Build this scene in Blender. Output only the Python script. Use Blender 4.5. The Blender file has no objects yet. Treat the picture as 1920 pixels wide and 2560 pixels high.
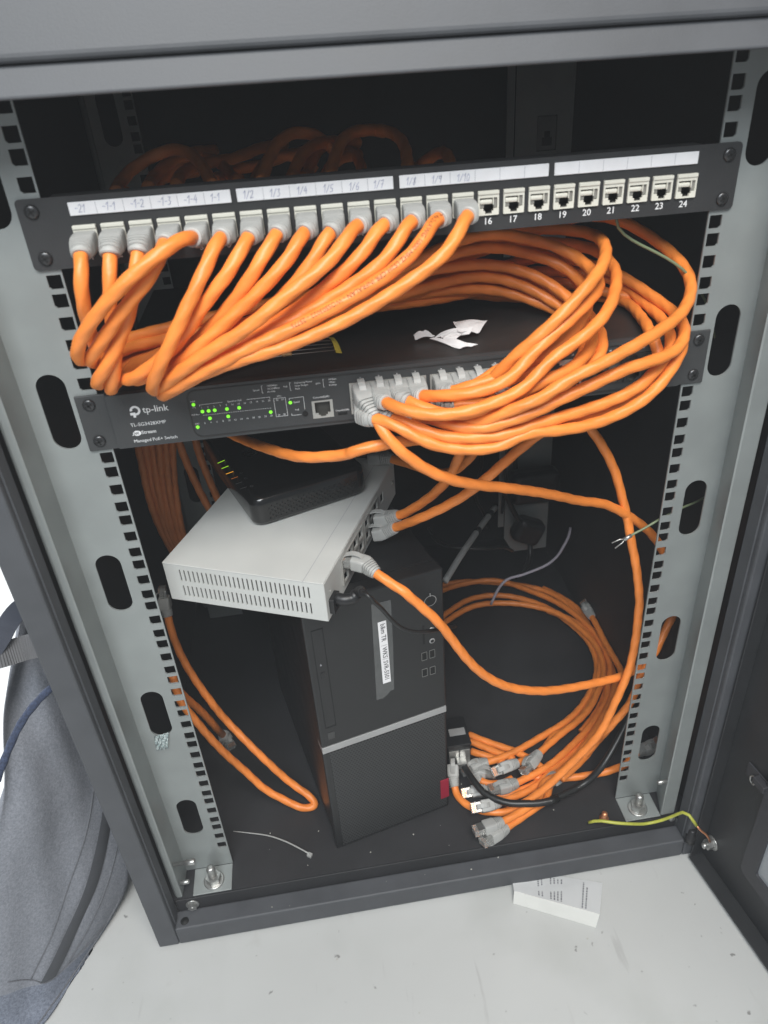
import bpy, bmesh, math, random
from mathutils import Vector, Matrix
random.seed(7)
SC = bpy.context.scene
COL = SC.collection
# ------------------------------------------------------------------ camera
CAM_LOC = [-0.07372, -0.53215, 0.75145]
CAM_AXES = [[0.987561, -0.14806, -0.052929], [-0.123603, -0.522951, -0.843353], [0.097188, 0.839405, -0.534747]]

cd = bpy.data.cameras.new('camera')
cam = bpy.data.objects.new('camera', cd); COL.objects.link(cam)
r, d, f = [Vector(a) for a in CAM_AXES]
M = Matrix((r, -d, -f)).transposed().to_4x4(); M.translation = Vector(CAM_LOC)
cam.matrix_world = M
cd.sensor_fit = 'HORIZONTAL'; cd.sensor_width = 36.0
cd.lens = 1876.18251 / 1920 * 36.0
cd.shift_x = -35.83321 / 1920; cd.shift_y = -12.74349 / 1920
cd.clip_start = 0.02; cd.clip_end = 60
cd.dof.use_dof = True; cd.dof.focus_distance = 0.74; cd.dof.aperture_fstop = 13
SC.camera = cam
SC.render.resolution_x = 768; SC.render.resolution_y = 1024
# ------------------------------------------------------------------ light
W = bpy.data.worlds.new('World'); SC.world = W; W.use_nodes = True
bg = W.node_tree.nodes['Background']; bg.inputs[0].default_value = (0.80, 0.90, 1.0, 1); bg.inputs[1].default_value = 0.24
def area(name, loc, target, sx, sy, power, col):
    l = bpy.data.lights.new(name, 'AREA'); l.shape = 'RECTANGLE'; l.size = sx; l.size_y = sy; l.energy = power; l.color = col
    o = bpy.data.objects.new(name, l); COL.objects.link(o); o.location = loc
    o.rotation_euler = (Vector(target) - Vector(loc)).to_track_quat('-Z', 'Y').to_euler(); return o
area('window_light', (-0.45, -1.6, 2.1), (-0.03, 0, 0.25), 1.1, 0.9, 58, (0.92, 0.97, 1.0))
area('ceiling_light', (0.25, -1.15, 2.3), (0.05, 0.0, 0.2), 0.8, 0.6, 38, (1.0, 0.95, 0.88))
area('side_window_light', (-2.0, 1.9, 1.4), (-0.75, 0.6, -0.1), 1.3, 1.1, 120, (0.95, 0.98, 1.0))
SC.view_settings.view_transform = 'Standard'; SC.view_settings.look = 'None'
SC.view_settings.exposure = -0.1; SC.view_settings.gamma = 1.0
try: SC.view_settings.use_curve_mapping = False
except Exception: pass
SC.cycles.max_bounces = 8
VEIL_DENSITY = 0.04
# ------------------------------------------------------------------ data
PATHS = {
'P1': '-2041,30,6478 -2042,-60,6478 -2040,-150,6477 -2037,-239,6475 -2028,-328,6463 -2028,-393,6405 -2043,-431,6326 -2060,-436,6238 -2076,-412,6154 -2090,-372,6075 -2104,-324,6000 -2117,-270,5930 -2129,-213,5861 -2141,-156,5793 -2151,-98,5725 -2155,-32,5666 -2146,48,5627 -2097,120,5608 -2027,175,5600 -1951,222,5597 -1870,262,5597 -1788,297,5599 -1704,329,5603 -1620,359,5607 -1535,388,5611 -1450,416,5616 -1364,444,5620 -1279,472,5624 -1193,499,5627 -1108,526,5630 -1022,553,5632 -936,579,5634 -850,604,5636 -764,629,5638 -677,653,5641 -591,675,5643 -504,697,5645 -416,718,5647 -329,737,5649 -241,756,5652 -153,773,5654 -65,789,5658 24,805,5663 112,820,5668 201,834,5673 289,847,5678 378,860,5682 467,871,5686 556,882,5687 645,891,5687 735,898,5682 824,901,5671 912,900,5652 997,894,5626 1081,883,5595 1163,866,5563 1242,839,5531 1315,798,5499 1380,741,5474 1428,667,5461 1456,582,5460 1470,493,5461 1475,404,5462 1472,314,5461 1462,225,5461 1446,137,5459 1427,49,5452 1401,-34,5432 1366,-106,5392 1319,-164,5343 1255,-205,5296 1179,-230,5254 1102,-245,5211 1025,-256,5166 948,-267,5123 867,-279,5084 783,-285,5054 702,-286,5077 673,-229,5120 679,-140,5116 680,-50,5115 680,40,5115',
'P2': '-1863,30,6478 -1864,-60,6479 -1863,-150,6477 -1861,-239,6472 -1859,-325,6449 -1866,-376,6377 -1882,-408,6295 -1904,-413,6209 -1925,-398,6123 -1940,-384,6035 -1946,-382,5946 -1958,-387,5857 -1981,-391,5770 -2013,-387,5687 -2052,-364,5609 -2084,-307,5549 -2097,-223,5524 -2095,-133,5519 -2069,-48,5529 -2013,20,5542 -1943,75,5554 -1867,121,5567 -1788,162,5581 -1708,199,5595 -1626,234,5609 -1544,267,5623 -1461,299,5636 -1378,331,5648 -1294,362,5660 -1211,394,5670 -1127,425,5678 -1043,456,5685 -958,486,5689 -874,516,5691 -788,545,5692 -703,572,5691 -617,599,5690 -531,625,5689 -445,650,5689 -358,674,5689 -272,697,5691 -185,719,5694 -98,741,5700 -11,762,5707 76,782,5717 163,802,5728 251,821,5739 338,838,5750 426,855,5760 514,869,5770 602,882,5777 692,892,5781 781,896,5779 870,895,5769 958,888,5752 1044,875,5727 1127,859,5697 1209,840,5666 1288,815,5631 1363,781,5595 1432,735,5561 1493,677,5531 1541,605,5507 1575,523,5490 1594,437,5476 1598,348,5466 1585,260,5459 1559,173,5455 1528,89,5448 1495,7,5437 1457,-73,5419 1413,-144,5388 1363,-201,5341 1301,-244,5292 1221,-267,5258 1135,-276,5237 1046,-278,5222 957,-279,5209 868,-280,5196 780,-284,5182 691,-291,5167 602,-298,5156 513,-294,5145 427,-298,5133 395,-229,5110 401,-140,5114 402,-50,5115 402,40,5115',
'P3': '-1686,30,6478 -1686,-60,6479 -1686,-150,6477 -1685,-240,6472 -1686,-325,6446 -1703,-376,6376 -1729,-410,6296 -1758,-420,6212 -1793,-422,6129 -1835,-426,6049 -1881,-434,5972 -1931,-445,5898 -1985,-451,5826 -2041,-448,5756 -2099,-429,5690 -2143,-378,5631 -2154,-297,5596 -2146,-209,5579 -2125,-122,5575 -2093,-38,5581 -2045,37,5592 -1977,96,5595 -1901,144,5593 -1822,187,5588 -1741,226,5584 -1659,263,5579 -1576,299,5574 -1493,333,5570 -1409,367,5566 -1325,400,5562 -1241,432,5560 -1157,464,5558 -1073,496,5559 -989,528,5561 -904,560,5567 -820,591,5576 -736,622,5587 -652,652,5599 -568,682,5613 -484,711,5627 -400,739,5641 -315,767,5654 -230,794,5665 -144,820,5674 -57,845,5678 29,870,5679 116,894,5675 202,918,5666 288,942,5654 374,966,5638 459,989,5619 544,1011,5599 629,1032,5578 714,1051,5556 800,1067,5535 887,1079,5514 975,1087,5495 1064,1090,5479 1153,1088,5467 1243,1082,5459 1332,1070,5454 1421,1055,5452 1509,1035,5452 1595,1010,5453 1680,979,5456 1762,942,5459 1839,897,5463 1910,841,5467 1969,773,5468 2005,691,5466 2018,602,5464 2015,512,5462 2003,423,5462 1987,334,5462 1971,245,5462 1954,157,5464 1933,69,5467 1912,-18,5463 1910,-101,5431 1924,-167,5372 1926,-216,5296 1902,-245,5215 1852,-258,5141 1786,-271,5082 1707,-287,5044 1622,-310,5026 1537,-338,5014 1452,-367,5004 1366,-395,4997 1280,-419,4994 1192,-440,4994 1103,-456,4995 1014,-469,4994 924,-473,4996 835,-466,5002 747,-449,5012 662,-420,5024 589,-373,5043 544,-312,5089 535,-230,5119 540,-140,5116 541,-50,5115 541,40,5115',
'P4': '-1508,30,6478 -1508,-60,6478 -1508,-150,6478 -1508,-241,6480 -1509,-330,6486 -1532,-408,6453 -1565,-463,6391 -1618,-498,6327 -1682,-515,6267 -1750,-522,6208 -1817,-525,6147 -1880,-524,6083 -1943,-518,6018 -2004,-506,5953 -2064,-483,5890 -2115,-440,5830 -2139,-369,5780 -2140,-286,5747 -2126,-199,5727 -2099,-114,5715 -2061,-32,5709 -2010,41,5705 -1943,102,5702 -1867,151,5698 -1788,193,5695 -1706,230,5693 -1622,265,5692 -1538,297,5691 -1454,328,5690 -1369,359,5689 -1283,388,5688 -1198,417,5687 -1112,445,5686 -1026,473,5685 -940,499,5684 -854,525,5683 -767,550,5681 -680,574,5680 -593,597,5679 -505,618,5678 -418,639,5677 -329,658,5676 -241,676,5675 -152,693,5674 -64,708,5673 25,723,5674 114,737,5675 204,750,5676 293,762,5677 383,773,5677 472,783,5677 562,790,5675 652,796,5671 742,798,5663 831,795,5651 919,788,5633 1005,774,5611 1090,755,5585 1171,729,5557 1249,693,5527 1321,648,5497 1388,593,5475 1450,528,5463 1502,455,5461 1542,374,5463 1566,287,5463 1570,197,5462 1560,108,5459 1542,20,5453 1520,-66,5436 1492,-146,5406 1447,-214,5368 1380,-262,5333 1302,-293,5299 1223,-316,5263 1146,-336,5221 1065,-350,5183 979,-356,5156 891,-353,5142 801,-346,5137 711,-340,5137 621,-336,5140 531,-335,5147 441,-334,5152 351,-326,5149 266,-312,5134 259,-230,5110 262,-140,5114 263,-50,5115 263,40,5115',
'P5': '-1331,30,6478 -1330,-60,6477 -1331,-150,6479 -1333,-240,6483 -1339,-328,6497 -1362,-412,6517 -1416,-483,6513 -1483,-536,6488 -1556,-575,6452 -1631,-600,6409 -1706,-614,6362 -1779,-619,6310 -1850,-618,6255 -1919,-610,6197 -1984,-598,6136 -2045,-581,6073 -2102,-559,6007 -2149,-525,5938 -2182,-474,5873 -2195,-404,5818 -2194,-322,5782 -2184,-235,5763 -2167,-147,5753 -2141,-61,5751 -2099,18,5752 -2039,85,5751 -1966,137,5752 -1888,181,5754 -1806,219,5756 -1722,252,5760 -1638,282,5764 -1553,310,5769 -1467,337,5774 -1381,363,5778 -1295,389,5783 -1209,413,5788 -1122,438,5793 -1035,461,5797 -948,483,5802 -861,505,5807 -774,526,5811 -686,545,5816 -598,563,5820 -510,581,5825 -422,597,5830 -333,611,5834 -244,625,5839 -155,637,5844 -66,649,5850 23,659,5857 112,668,5864 201,677,5871 291,684,5878 380,691,5884 470,696,5889 560,699,5893 649,701,5893 739,699,5890 829,694,5880 917,684,5865 1003,669,5844 1086,648,5818 1166,622,5786 1241,587,5750 1308,544,5710 1366,489,5669 1413,425,5627 1444,351,5587 1455,269,5552 1441,185,5523 1406,107,5497 1358,36,5471 1300,-29,5447 1233,-86,5427 1158,-134,5416 1076,-171,5413 992,-201,5416 906,-227,5420 819,-251,5421 733,-276,5412 650,-300,5389 569,-317,5353 491,-317,5309 418,-306,5261 395,-229,5234 401,-140,5239 402,-50,5240 402,40,5240',
'P6': '-1153,30,6478 -1153,-60,6478 -1153,-151,6478 -1155,-241,6481 -1163,-331,6488 -1195,-410,6469 -1235,-469,6414 -1279,-514,6349 -1328,-547,6280 -1378,-571,6209 -1429,-589,6137 -1480,-602,6063 -1531,-610,5989 -1582,-611,5914 -1633,-604,5840 -1681,-587,5765 -1725,-558,5692 -1760,-509,5625 -1779,-439,5572 -1776,-357,5534 -1752,-272,5518 -1710,-192,5518 -1658,-119,5530 -1597,-54,5547 -1528,2,5561 -1453,52,5572 -1375,97,5580 -1296,139,5588 -1215,180,5595 -1134,219,5602 -1053,257,5608 -970,294,5615 -888,330,5622 -805,365,5630 -721,399,5637 -637,432,5645 -553,463,5653 -468,493,5661 -382,522,5670 -297,549,5678 -210,574,5686 -123,598,5694 -36,620,5703 52,640,5712 139,660,5723 227,679,5735 315,696,5747 403,712,5759 492,725,5769 581,737,5777 671,745,5780 761,748,5776 851,744,5764 938,735,5743 1023,719,5716 1105,698,5684 1183,670,5649 1256,633,5610 1323,587,5570 1384,531,5533 1435,464,5501 1473,386,5475 1492,299,5463 1493,209,5462 1484,119,5467 1468,30,5471 1445,-57,5468 1412,-141,5460 1367,-218,5446 1310,-285,5425 1244,-342,5402 1171,-390,5380 1091,-429,5365 1006,-458,5351 921,-481,5334 835,-499,5311 750,-512,5283 666,-523,5252 581,-530,5222 494,-533,5196 406,-531,5179 316,-521,5171 228,-503,5173 144,-473,5187 66,-432,5209 -4,-380,5230 -68,-319,5245 -82,-231,5238 -77,-141,5240 -76,-50,5240 -76,40,5240',
'P7': '-975,30,6478 -975,-60,6478 -976,-150,6478 -979,-240,6478 -991,-330,6476 -1032,-400,6443 -1078,-452,6386 -1133,-485,6322 -1194,-502,6259 -1258,-505,6196 -1323,-500,6133 -1383,-495,6066 -1441,-491,5997 -1502,-489,5931 -1569,-486,5870 -1640,-480,5815 -1714,-470,5765 -1788,-454,5717 -1861,-426,5671 -1926,-376,5634 -1972,-303,5611 -1992,-216,5599 -1986,-127,5600 -1949,-46,5610 -1887,18,5618 -1813,70,5625 -1735,114,5631 -1654,153,5637 -1571,189,5643 -1488,222,5650 -1404,254,5655 -1319,285,5661 -1234,316,5666 -1150,346,5671 -1065,376,5674 -980,405,5677 -895,435,5679 -809,465,5679 -724,494,5678 -639,523,5675 -553,551,5670 -468,578,5664 -382,605,5657 -296,631,5650 -210,656,5642 -123,681,5634 -37,705,5626 50,728,5620 137,751,5613 224,773,5609 312,795,5605 399,817,5603 486,840,5603 573,863,5603 661,885,5605 748,908,5606 836,929,5609 924,948,5611 1012,966,5613 1101,980,5614 1190,991,5615 1280,996,5614 1370,993,5611 1460,982,5605 1546,960,5594 1630,929,5579 1710,891,5563 1787,848,5545 1862,800,5529 1937,752,5517 2012,703,5510 2086,651,5507 2153,591,5501 2208,521,5489 2249,442,5475 2268,355,5466 2264,265,5466 2247,177,5466 2226,90,5455 2203,7,5428 2176,-71,5392 2141,-144,5353 2094,-211,5315 2035,-268,5277 1974,-316,5232 1911,-358,5183 1842,-392,5136 1769,-419,5092 1690,-441,5054 1607,-459,5024 1522,-476,4999 1435,-492,4981 1347,-507,4968 1258,-522,4962 1170,-538,4962 1081,-552,4967 992,-564,4975 902,-571,4983 812,-572,4985 725,-576,4966 643,-585,4930 556,-585,4906 467,-577,4899 377,-568,4901 288,-558,4910 201,-546,4927 116,-531,4954 35,-512,4989 -39,-486,5033 -111,-452,5075 -183,-409,5108 -256,-359,5123 -331,-309,5120 -365,-230,5113 -356,-140,5115 -354,-50,5115 -354,40,5115',
'P8': '-798,30,6478 -797,-60,6478 -799,-151,6478 -802,-241,6478 -814,-330,6479 -856,-401,6448 -908,-447,6390 -964,-473,6325 -1022,-480,6256 -1080,-474,6187 -1140,-460,6121 -1202,-443,6057 -1267,-424,5997 -1333,-407,5939 -1402,-391,5882 -1472,-378,5827 -1545,-366,5775 -1621,-352,5728 -1699,-335,5685 -1776,-314,5643 -1851,-283,5604 -1916,-231,5571 -1953,-151,5556 -1945,-62,5562 -1894,11,5570 -1823,66,5573 -1745,112,5575 -1665,153,5576 -1582,189,5579 -1498,222,5581 -1413,254,5583 -1328,285,5586 -1243,314,5589 -1158,344,5592 -1072,372,5595 -987,401,5598 -901,430,5602 -816,460,5606 -731,489,5611 -645,518,5617 -560,547,5623 -474,574,5629 -388,602,5636 -302,628,5642 -216,654,5649 -129,680,5655 -42,704,5661 45,728,5667 132,751,5672 219,773,5677 307,795,5680 394,817,5684 482,839,5687 570,861,5691 657,883,5694 745,904,5697 833,925,5700 921,944,5702 1010,961,5703 1099,975,5704 1189,986,5704 1279,993,5703 1369,994,5700 1459,988,5694 1548,976,5686 1636,957,5677 1722,931,5666 1805,898,5653 1884,857,5637 1956,806,5618 2015,744,5591 2054,669,5558 2077,588,5527 2094,503,5503 2105,414,5488 2109,324,5479 2108,234,5471 2102,145,5463 2090,56,5453 2073,-32,5439 2049,-116,5415 2019,-191,5376 1969,-252,5333 1902,-297,5292 1834,-339,5250 1764,-376,5208 1686,-405,5172 1603,-427,5144 1517,-446,5121 1430,-462,5104 1343,-478,5089 1254,-494,5078 1166,-509,5069 1077,-524,5061 988,-537,5053 899,-549,5042 811,-559,5027 722,-568,5009 633,-573,4995 543,-571,4988 453,-563,4989 364,-552,4990 274,-538,4994 187,-519,5007 104,-492,5030 25,-458,5058 -50,-416,5085 -122,-365,5105 -193,-312,5116 -225,-231,5114 -217,-141,5115 -215,-50,5115 -215,40,5115',
'P9': '-620,30,6478 -619,-59,6478 -621,-149,6478 -625,-238,6478 -639,-327,6477 -682,-396,6447 -731,-447,6392 -789,-479,6332 -855,-494,6275 -924,-499,6218 -993,-502,6160 -1064,-502,6106 -1136,-501,6053 -1208,-501,6000 -1280,-501,5947 -1354,-499,5896 -1427,-495,5846 -1500,-486,5793 -1569,-471,5739 -1632,-442,5683 -1683,-395,5627 -1713,-328,5577 -1718,-247,5541 -1692,-163,5528 -1638,-93,5539 -1573,-34,5557 -1501,16,5575 -1425,59,5593 -1346,98,5610 -1266,135,5626 -1186,171,5643 -1105,205,5660 -1023,238,5676 -942,270,5693 -859,301,5710 -777,331,5727 -693,359,5745 -610,386,5763 -526,411,5780 -441,435,5798 -357,457,5816 -271,478,5834 -186,496,5852 -100,513,5871 -14,528,5890 72,542,5911 158,554,5933 244,565,5955 330,574,5978 417,583,5999 504,591,6017 592,598,6032 681,605,6040 770,609,6040 859,611,6031 947,609,6014 1033,604,5991 1118,593,5965 1201,575,5938 1281,548,5908 1355,511,5874 1418,460,5836 1464,397,5794 1491,322,5754 1491,238,5722 1470,155,5699 1438,74,5677 1396,-2,5655 1346,-72,5631 1289,-135,5603 1226,-190,5571 1159,-239,5537 1086,-278,5505 1005,-307,5478 921,-328,5458 835,-344,5440 749,-360,5420 666,-381,5394 583,-399,5365 497,-403,5341 412,-390,5320 332,-359,5293 268,-312,5257 257,-228,5235 262,-139,5239 263,-50,5240 263,40,5240',
'P10': '-443,30,6478 -441,-60,6478 -444,-150,6477 -451,-240,6475 -474,-325,6465 -529,-380,6422 -580,-420,6360 -637,-440,6294 -700,-443,6230 -766,-439,6168 -833,-435,6108 -904,-431,6054 -981,-427,6006 -1060,-424,5964 -1141,-420,5925 -1223,-418,5887 -1302,-417,5845 -1381,-414,5800 -1458,-406,5754 -1532,-392,5705 -1600,-369,5651 -1658,-329,5596 -1690,-263,5546 -1661,-181,5531 -1606,-111,5542 -1542,-52,5563 -1472,1,5584 -1398,49,5602 -1322,94,5618 -1245,139,5633 -1167,182,5648 -1089,225,5662 -1011,267,5676 -932,309,5690 -853,349,5704 -773,388,5719 -692,425,5734 -611,461,5750 -530,496,5765 -448,530,5781 -365,562,5797 -282,593,5813 -198,622,5829 -114,650,5845 -29,676,5861 56,700,5879 141,723,5897 226,745,5917 311,766,5937 397,785,5957 483,804,5976 570,820,5992 657,836,6006 746,848,6014 836,856,6014 925,860,6005 1014,857,5988 1101,848,5966 1186,833,5941 1268,809,5912 1345,776,5879 1412,731,5841 1465,673,5796 1502,605,5752 1525,527,5712 1529,442,5685 1517,354,5668 1494,268,5652 1466,185,5632 1431,106,5607 1384,34,5580 1328,-30,5552 1264,-87,5524 1196,-138,5494 1125,-184,5463 1052,-226,5431 977,-263,5399 898,-294,5369 814,-314,5341 730,-317,5309 659,-310,5261 680,-230,5235 680,-140,5239 680,-50,5240 680,40,5240',
'P11': '-265,30,6478 -264,-60,6478 -267,-149,6478 -274,-239,6480 -295,-325,6484 -343,-400,6480 -394,-462,6442 -448,-514,6392 -510,-555,6343 -581,-584,6296 -657,-604,6253 -734,-619,6210 -811,-630,6166 -887,-639,6118 -962,-645,6069 -1037,-649,6021 -1114,-649,5974 -1193,-643,5933 -1273,-634,5893 -1352,-622,5852 -1429,-607,5808 -1502,-587,5761 -1571,-560,5710 -1633,-521,5659 -1687,-471,5608 -1727,-407,5560 -1745,-330,5518 -1733,-247,5490 -1687,-170,5488 -1628,-105,5500 -1560,-48,5515 -1488,3,5531 -1412,48,5548 -1336,91,5567 -1258,131,5585 -1179,170,5604 -1100,208,5624 -1021,245,5643 -941,281,5663 -861,316,5682 -781,351,5702 -700,384,5722 -618,416,5741 -536,447,5761 -454,477,5781 -372,505,5801 -289,532,5822 -205,558,5842 -121,582,5863 -37,604,5884 48,625,5906 132,645,5929 216,664,5953 300,682,5977 385,698,6001 471,713,6024 557,728,6044 644,740,6060 733,751,6071 822,758,6073 911,760,6066 1000,758,6053 1088,751,6037 1176,741,6023 1264,727,6013 1350,705,6005 1434,673,5998 1511,628,5991 1577,568,5982 1625,494,5972 1655,411,5958 1668,324,5939 1668,236,5921 1656,148,5907 1634,62,5897 1604,-21,5886 1570,-102,5866 1533,-178,5838 1490,-250,5805 1439,-315,5770 1380,-371,5732 1313,-415,5693 1240,-449,5653 1163,-475,5614 1084,-494,5576 1005,-508,5537 931,-525,5489 865,-547,5433 798,-569,5378 721,-587,5335 638,-600,5305 552,-612,5282 465,-620,5262 377,-623,5244 288,-618,5231 200,-606,5223 113,-586,5221 28,-557,5226 -51,-517,5236 -124,-465,5247 -184,-399,5255 -217,-318,5248 -220,-229,5238 -216,-139,5240 -215,-50,5240 -215,40,5240',
'P12': '-87,30,6478 -86,-60,6478 -89,-150,6478 -97,-240,6479 -122,-325,6482 -181,-387,6461 -236,-434,6408 -296,-464,6348 -364,-477,6291 -436,-481,6237 -510,-479,6186 -585,-476,6136 -661,-473,6088 -737,-469,6040 -815,-465,5995 -895,-461,5953 -976,-459,5914 -1059,-456,5880 -1144,-454,5850 -1228,-452,5819 -1312,-451,5785 -1393,-446,5746 -1471,-436,5703 -1545,-415,5656 -1612,-382,5606 -1666,-332,5555 -1685,-258,5512 -1646,-179,5500 -1591,-108,5508 -1529,-45,5524 -1459,9,5540 -1384,57,5554 -1307,101,5567 -1228,142,5581 -1148,182,5595 -1068,220,5608 -987,258,5620 -906,295,5632 -824,331,5644 -743,367,5655 -660,402,5665 -578,437,5674 -495,471,5682 -411,504,5688 -328,537,5693 -243,568,5697 -159,599,5699 -74,629,5701 11,658,5703 97,686,5704 183,713,5706 269,740,5709 355,765,5713 441,790,5718 527,816,5725 613,841,5734 699,867,5745 784,892,5756 870,917,5768 957,939,5780 1044,960,5792 1131,977,5802 1220,989,5810 1310,994,5816 1400,990,5816 1488,975,5809 1574,950,5797 1656,917,5780 1734,877,5760 1808,831,5738 1878,780,5715 1944,724,5689 2000,660,5661 2048,590,5630 2088,514,5603 2121,434,5578 2148,351,5557 2169,265,5540 2183,178,5525 2189,89,5510 2183,0,5496 2163,-86,5484 2129,-169,5471 2084,-244,5452 2029,-312,5430 1961,-368,5414 1882,-411,5406 1800,-446,5401 1715,-475,5396 1627,-498,5392 1540,-515,5381 1453,-531,5362 1368,-545,5338 1283,-557,5312 1197,-568,5285 1112,-578,5259 1026,-586,5233 941,-594,5203 857,-600,5173 771,-601,5145 684,-596,5121 598,-588,5098 512,-576,5075 425,-556,5060 341,-525,5059 261,-485,5069 186,-439,5087 111,-391,5101 36,-342,5106 -44,-300,5111 -88,-229,5115 -78,-140,5115 -76,-50,5115 -76,40,5115',
'P13': '90,30,6478 92,-60,6478 88,-150,6478 80,-240,6480 56,-326,6484 0,-392,6468 -51,-443,6415 -106,-479,6354 -171,-498,6294 -244,-504,6242 -321,-504,6196 -400,-503,6153 -480,-502,6112 -561,-502,6073 -643,-502,6035 -726,-501,6000 -809,-501,5965 -893,-502,5932 -977,-503,5900 -1062,-503,5871 -1147,-504,5842 -1231,-507,5808 -1313,-509,5772 -1395,-505,5736 -1475,-493,5696 -1549,-473,5649 -1617,-441,5600 -1677,-396,5550 -1715,-330,5504 -1704,-246,5477 -1660,-169,5474 -1601,-101,5482 -1533,-43,5494 -1460,9,5506 -1385,55,5519 -1307,99,5533 -1229,140,5548 -1150,180,5563 -1070,220,5579 -990,258,5594 -910,295,5610 -829,333,5625 -748,369,5641 -667,405,5657 -586,441,5672 -505,475,5688 -423,510,5704 -341,543,5719 -258,575,5735 -176,607,5751 -93,638,5767 -9,668,5783 75,697,5799 158,725,5815 243,753,5831 327,780,5847 412,806,5863 496,833,5878 581,859,5893 666,884,5908 752,908,5923 837,931,5939 924,951,5955 1010,967,5972 1098,978,5991 1185,982,6012 1272,977,6036 1357,964,6063 1439,944,6093 1519,917,6123 1599,883,6147 1679,844,6160 1757,799,6161 1833,753,6149 1908,707,6128 1979,661,6098 2045,612,6061 2105,559,6021 2159,499,5980 2204,433,5940 2238,359,5901 2258,280,5864 2261,196,5833 2248,111,5805 2224,28,5779 2191,-52,5754 2148,-127,5730 2098,-198,5707 2041,-264,5684 1976,-322,5662 1904,-372,5642 1828,-416,5623 1750,-456,5604 1670,-494,5585 1589,-528,5566 1507,-559,5546 1425,-588,5524 1341,-613,5501 1257,-633,5477 1171,-647,5454 1086,-657,5426 1004,-664,5389 927,-669,5343 850,-667,5297 769,-653,5260 688,-632,5227 610,-608,5190 535,-582,5147 461,-546,5110 387,-501,5088 315,-447,5085 245,-392,5098 176,-337,5113 95,-300,5120 52,-229,5113 61,-140,5115 63,-50,5115 63,40,5115',
'P14': '268,30,6478 269,-60,6478 265,-150,6478 255,-240,6479 228,-325,6481 172,-395,6475 121,-456,6434 67,-504,6381 2,-538,6329 -71,-560,6280 -147,-574,6234 -226,-582,6192 -307,-588,6152 -389,-592,6115 -471,-596,6079 -554,-598,6045 -638,-600,6010 -721,-601,5977 -806,-602,5945 -891,-601,5915 -976,-600,5887 -1062,-597,5860 -1146,-595,5828 -1229,-593,5791 -1311,-586,5755 -1392,-572,5719 -1471,-553,5680 -1546,-527,5637 -1617,-493,5593 -1682,-448,5549 -1731,-386,5508 -1746,-305,5475 -1720,-221,5457 -1670,-147,5454 -1607,-84,5463 -1536,-30,5478 -1461,16,5498 -1383,56,5520 -1304,92,5544 -1224,126,5569 -1144,157,5594 -1063,187,5620 -982,215,5646 -900,243,5672 -818,269,5698 -735,295,5724 -652,319,5750 -569,342,5776 -485,363,5801 -401,383,5828 -317,402,5854 -233,418,5880 -148,433,5907 -63,446,5934 22,457,5962 106,467,5992 191,475,6023 275,482,6054 360,489,6084 445,495,6111 532,500,6135 620,505,6154 710,509,6163 800,511,6162 889,509,6151 977,505,6132 1064,498,6109 1150,487,6085 1234,467,6059 1312,434,6029 1380,386,5996 1434,322,5963 1469,245,5932 1485,160,5908 1484,72,5891 1468,-17,5882 1439,-102,5878 1399,-182,5872 1348,-256,5861 1287,-319,5841 1220,-371,5812 1148,-413,5778 1075,-448,5739 1000,-476,5696 926,-498,5650 853,-517,5601 786,-537,5545 722,-558,5485 651,-574,5432 570,-579,5394 484,-575,5367 397,-562,5347 311,-538,5332 230,-502,5318 155,-455,5305 91,-394,5287 59,-318,5255 58,-230,5236 62,-140,5239 63,-50,5240 63,40,5240',
'P15': '445,30,6478 447,-60,6478 444,-151,6478 436,-241,6480 416,-328,6484 372,-405,6474 326,-467,6427 275,-515,6371 213,-549,6315 140,-568,6265 63,-579,6220 -17,-586,6177 -96,-591,6135 -177,-595,6094 -258,-599,6054 -340,-601,6016 -422,-602,5980 -506,-603,5947 -592,-603,5916 -677,-602,5888 -764,-602,5862 -851,-602,5838 -939,-599,5817 -1027,-593,5798 -1115,-584,5779 -1201,-571,5756 -1286,-556,5730 -1370,-539,5701 -1451,-520,5667 -1529,-496,5627 -1602,-464,5585 -1668,-422,5541 -1725,-365,5499 -1761,-292,5463 -1746,-208,5439 -1695,-134,5434 -1631,-71,5441 -1560,-16,5454 -1486,32,5472 -1409,76,5493 -1332,116,5515 -1253,153,5539 -1174,190,5563 -1094,225,5587 -1014,259,5612 -934,292,5636 -853,324,5660 -772,355,5684 -690,386,5708 -608,415,5732 -525,443,5756 -443,470,5781 -360,495,5805 -276,519,5830 -192,542,5854 -108,563,5879 -23,582,5904 61,600,5930 146,617,5957 231,633,5984 316,647,6012 401,661,6038 487,673,6064 573,684,6088 660,694,6109 749,702,6126 838,706,6136 928,705,6141 1018,698,6141 1108,685,6139 1196,664,6138 1281,633,6135 1361,592,6132 1434,540,6130 1497,475,6127 1541,397,6124 1559,308,6121 1558,218,6116 1545,129,6110 1522,42,6102 1493,-43,6092 1458,-125,6080 1416,-204,6064 1367,-277,6044 1310,-342,6018 1246,-396,5984 1180,-437,5940 1112,-467,5888 1043,-486,5833 974,-495,5775 906,-496,5716 838,-489,5657 771,-476,5597 709,-458,5535 655,-432,5467 603,-404,5399 557,-369,5330 536,-314,5263 537,-231,5233 540,-141,5239 541,-50,5240 541,40,5240',
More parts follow.
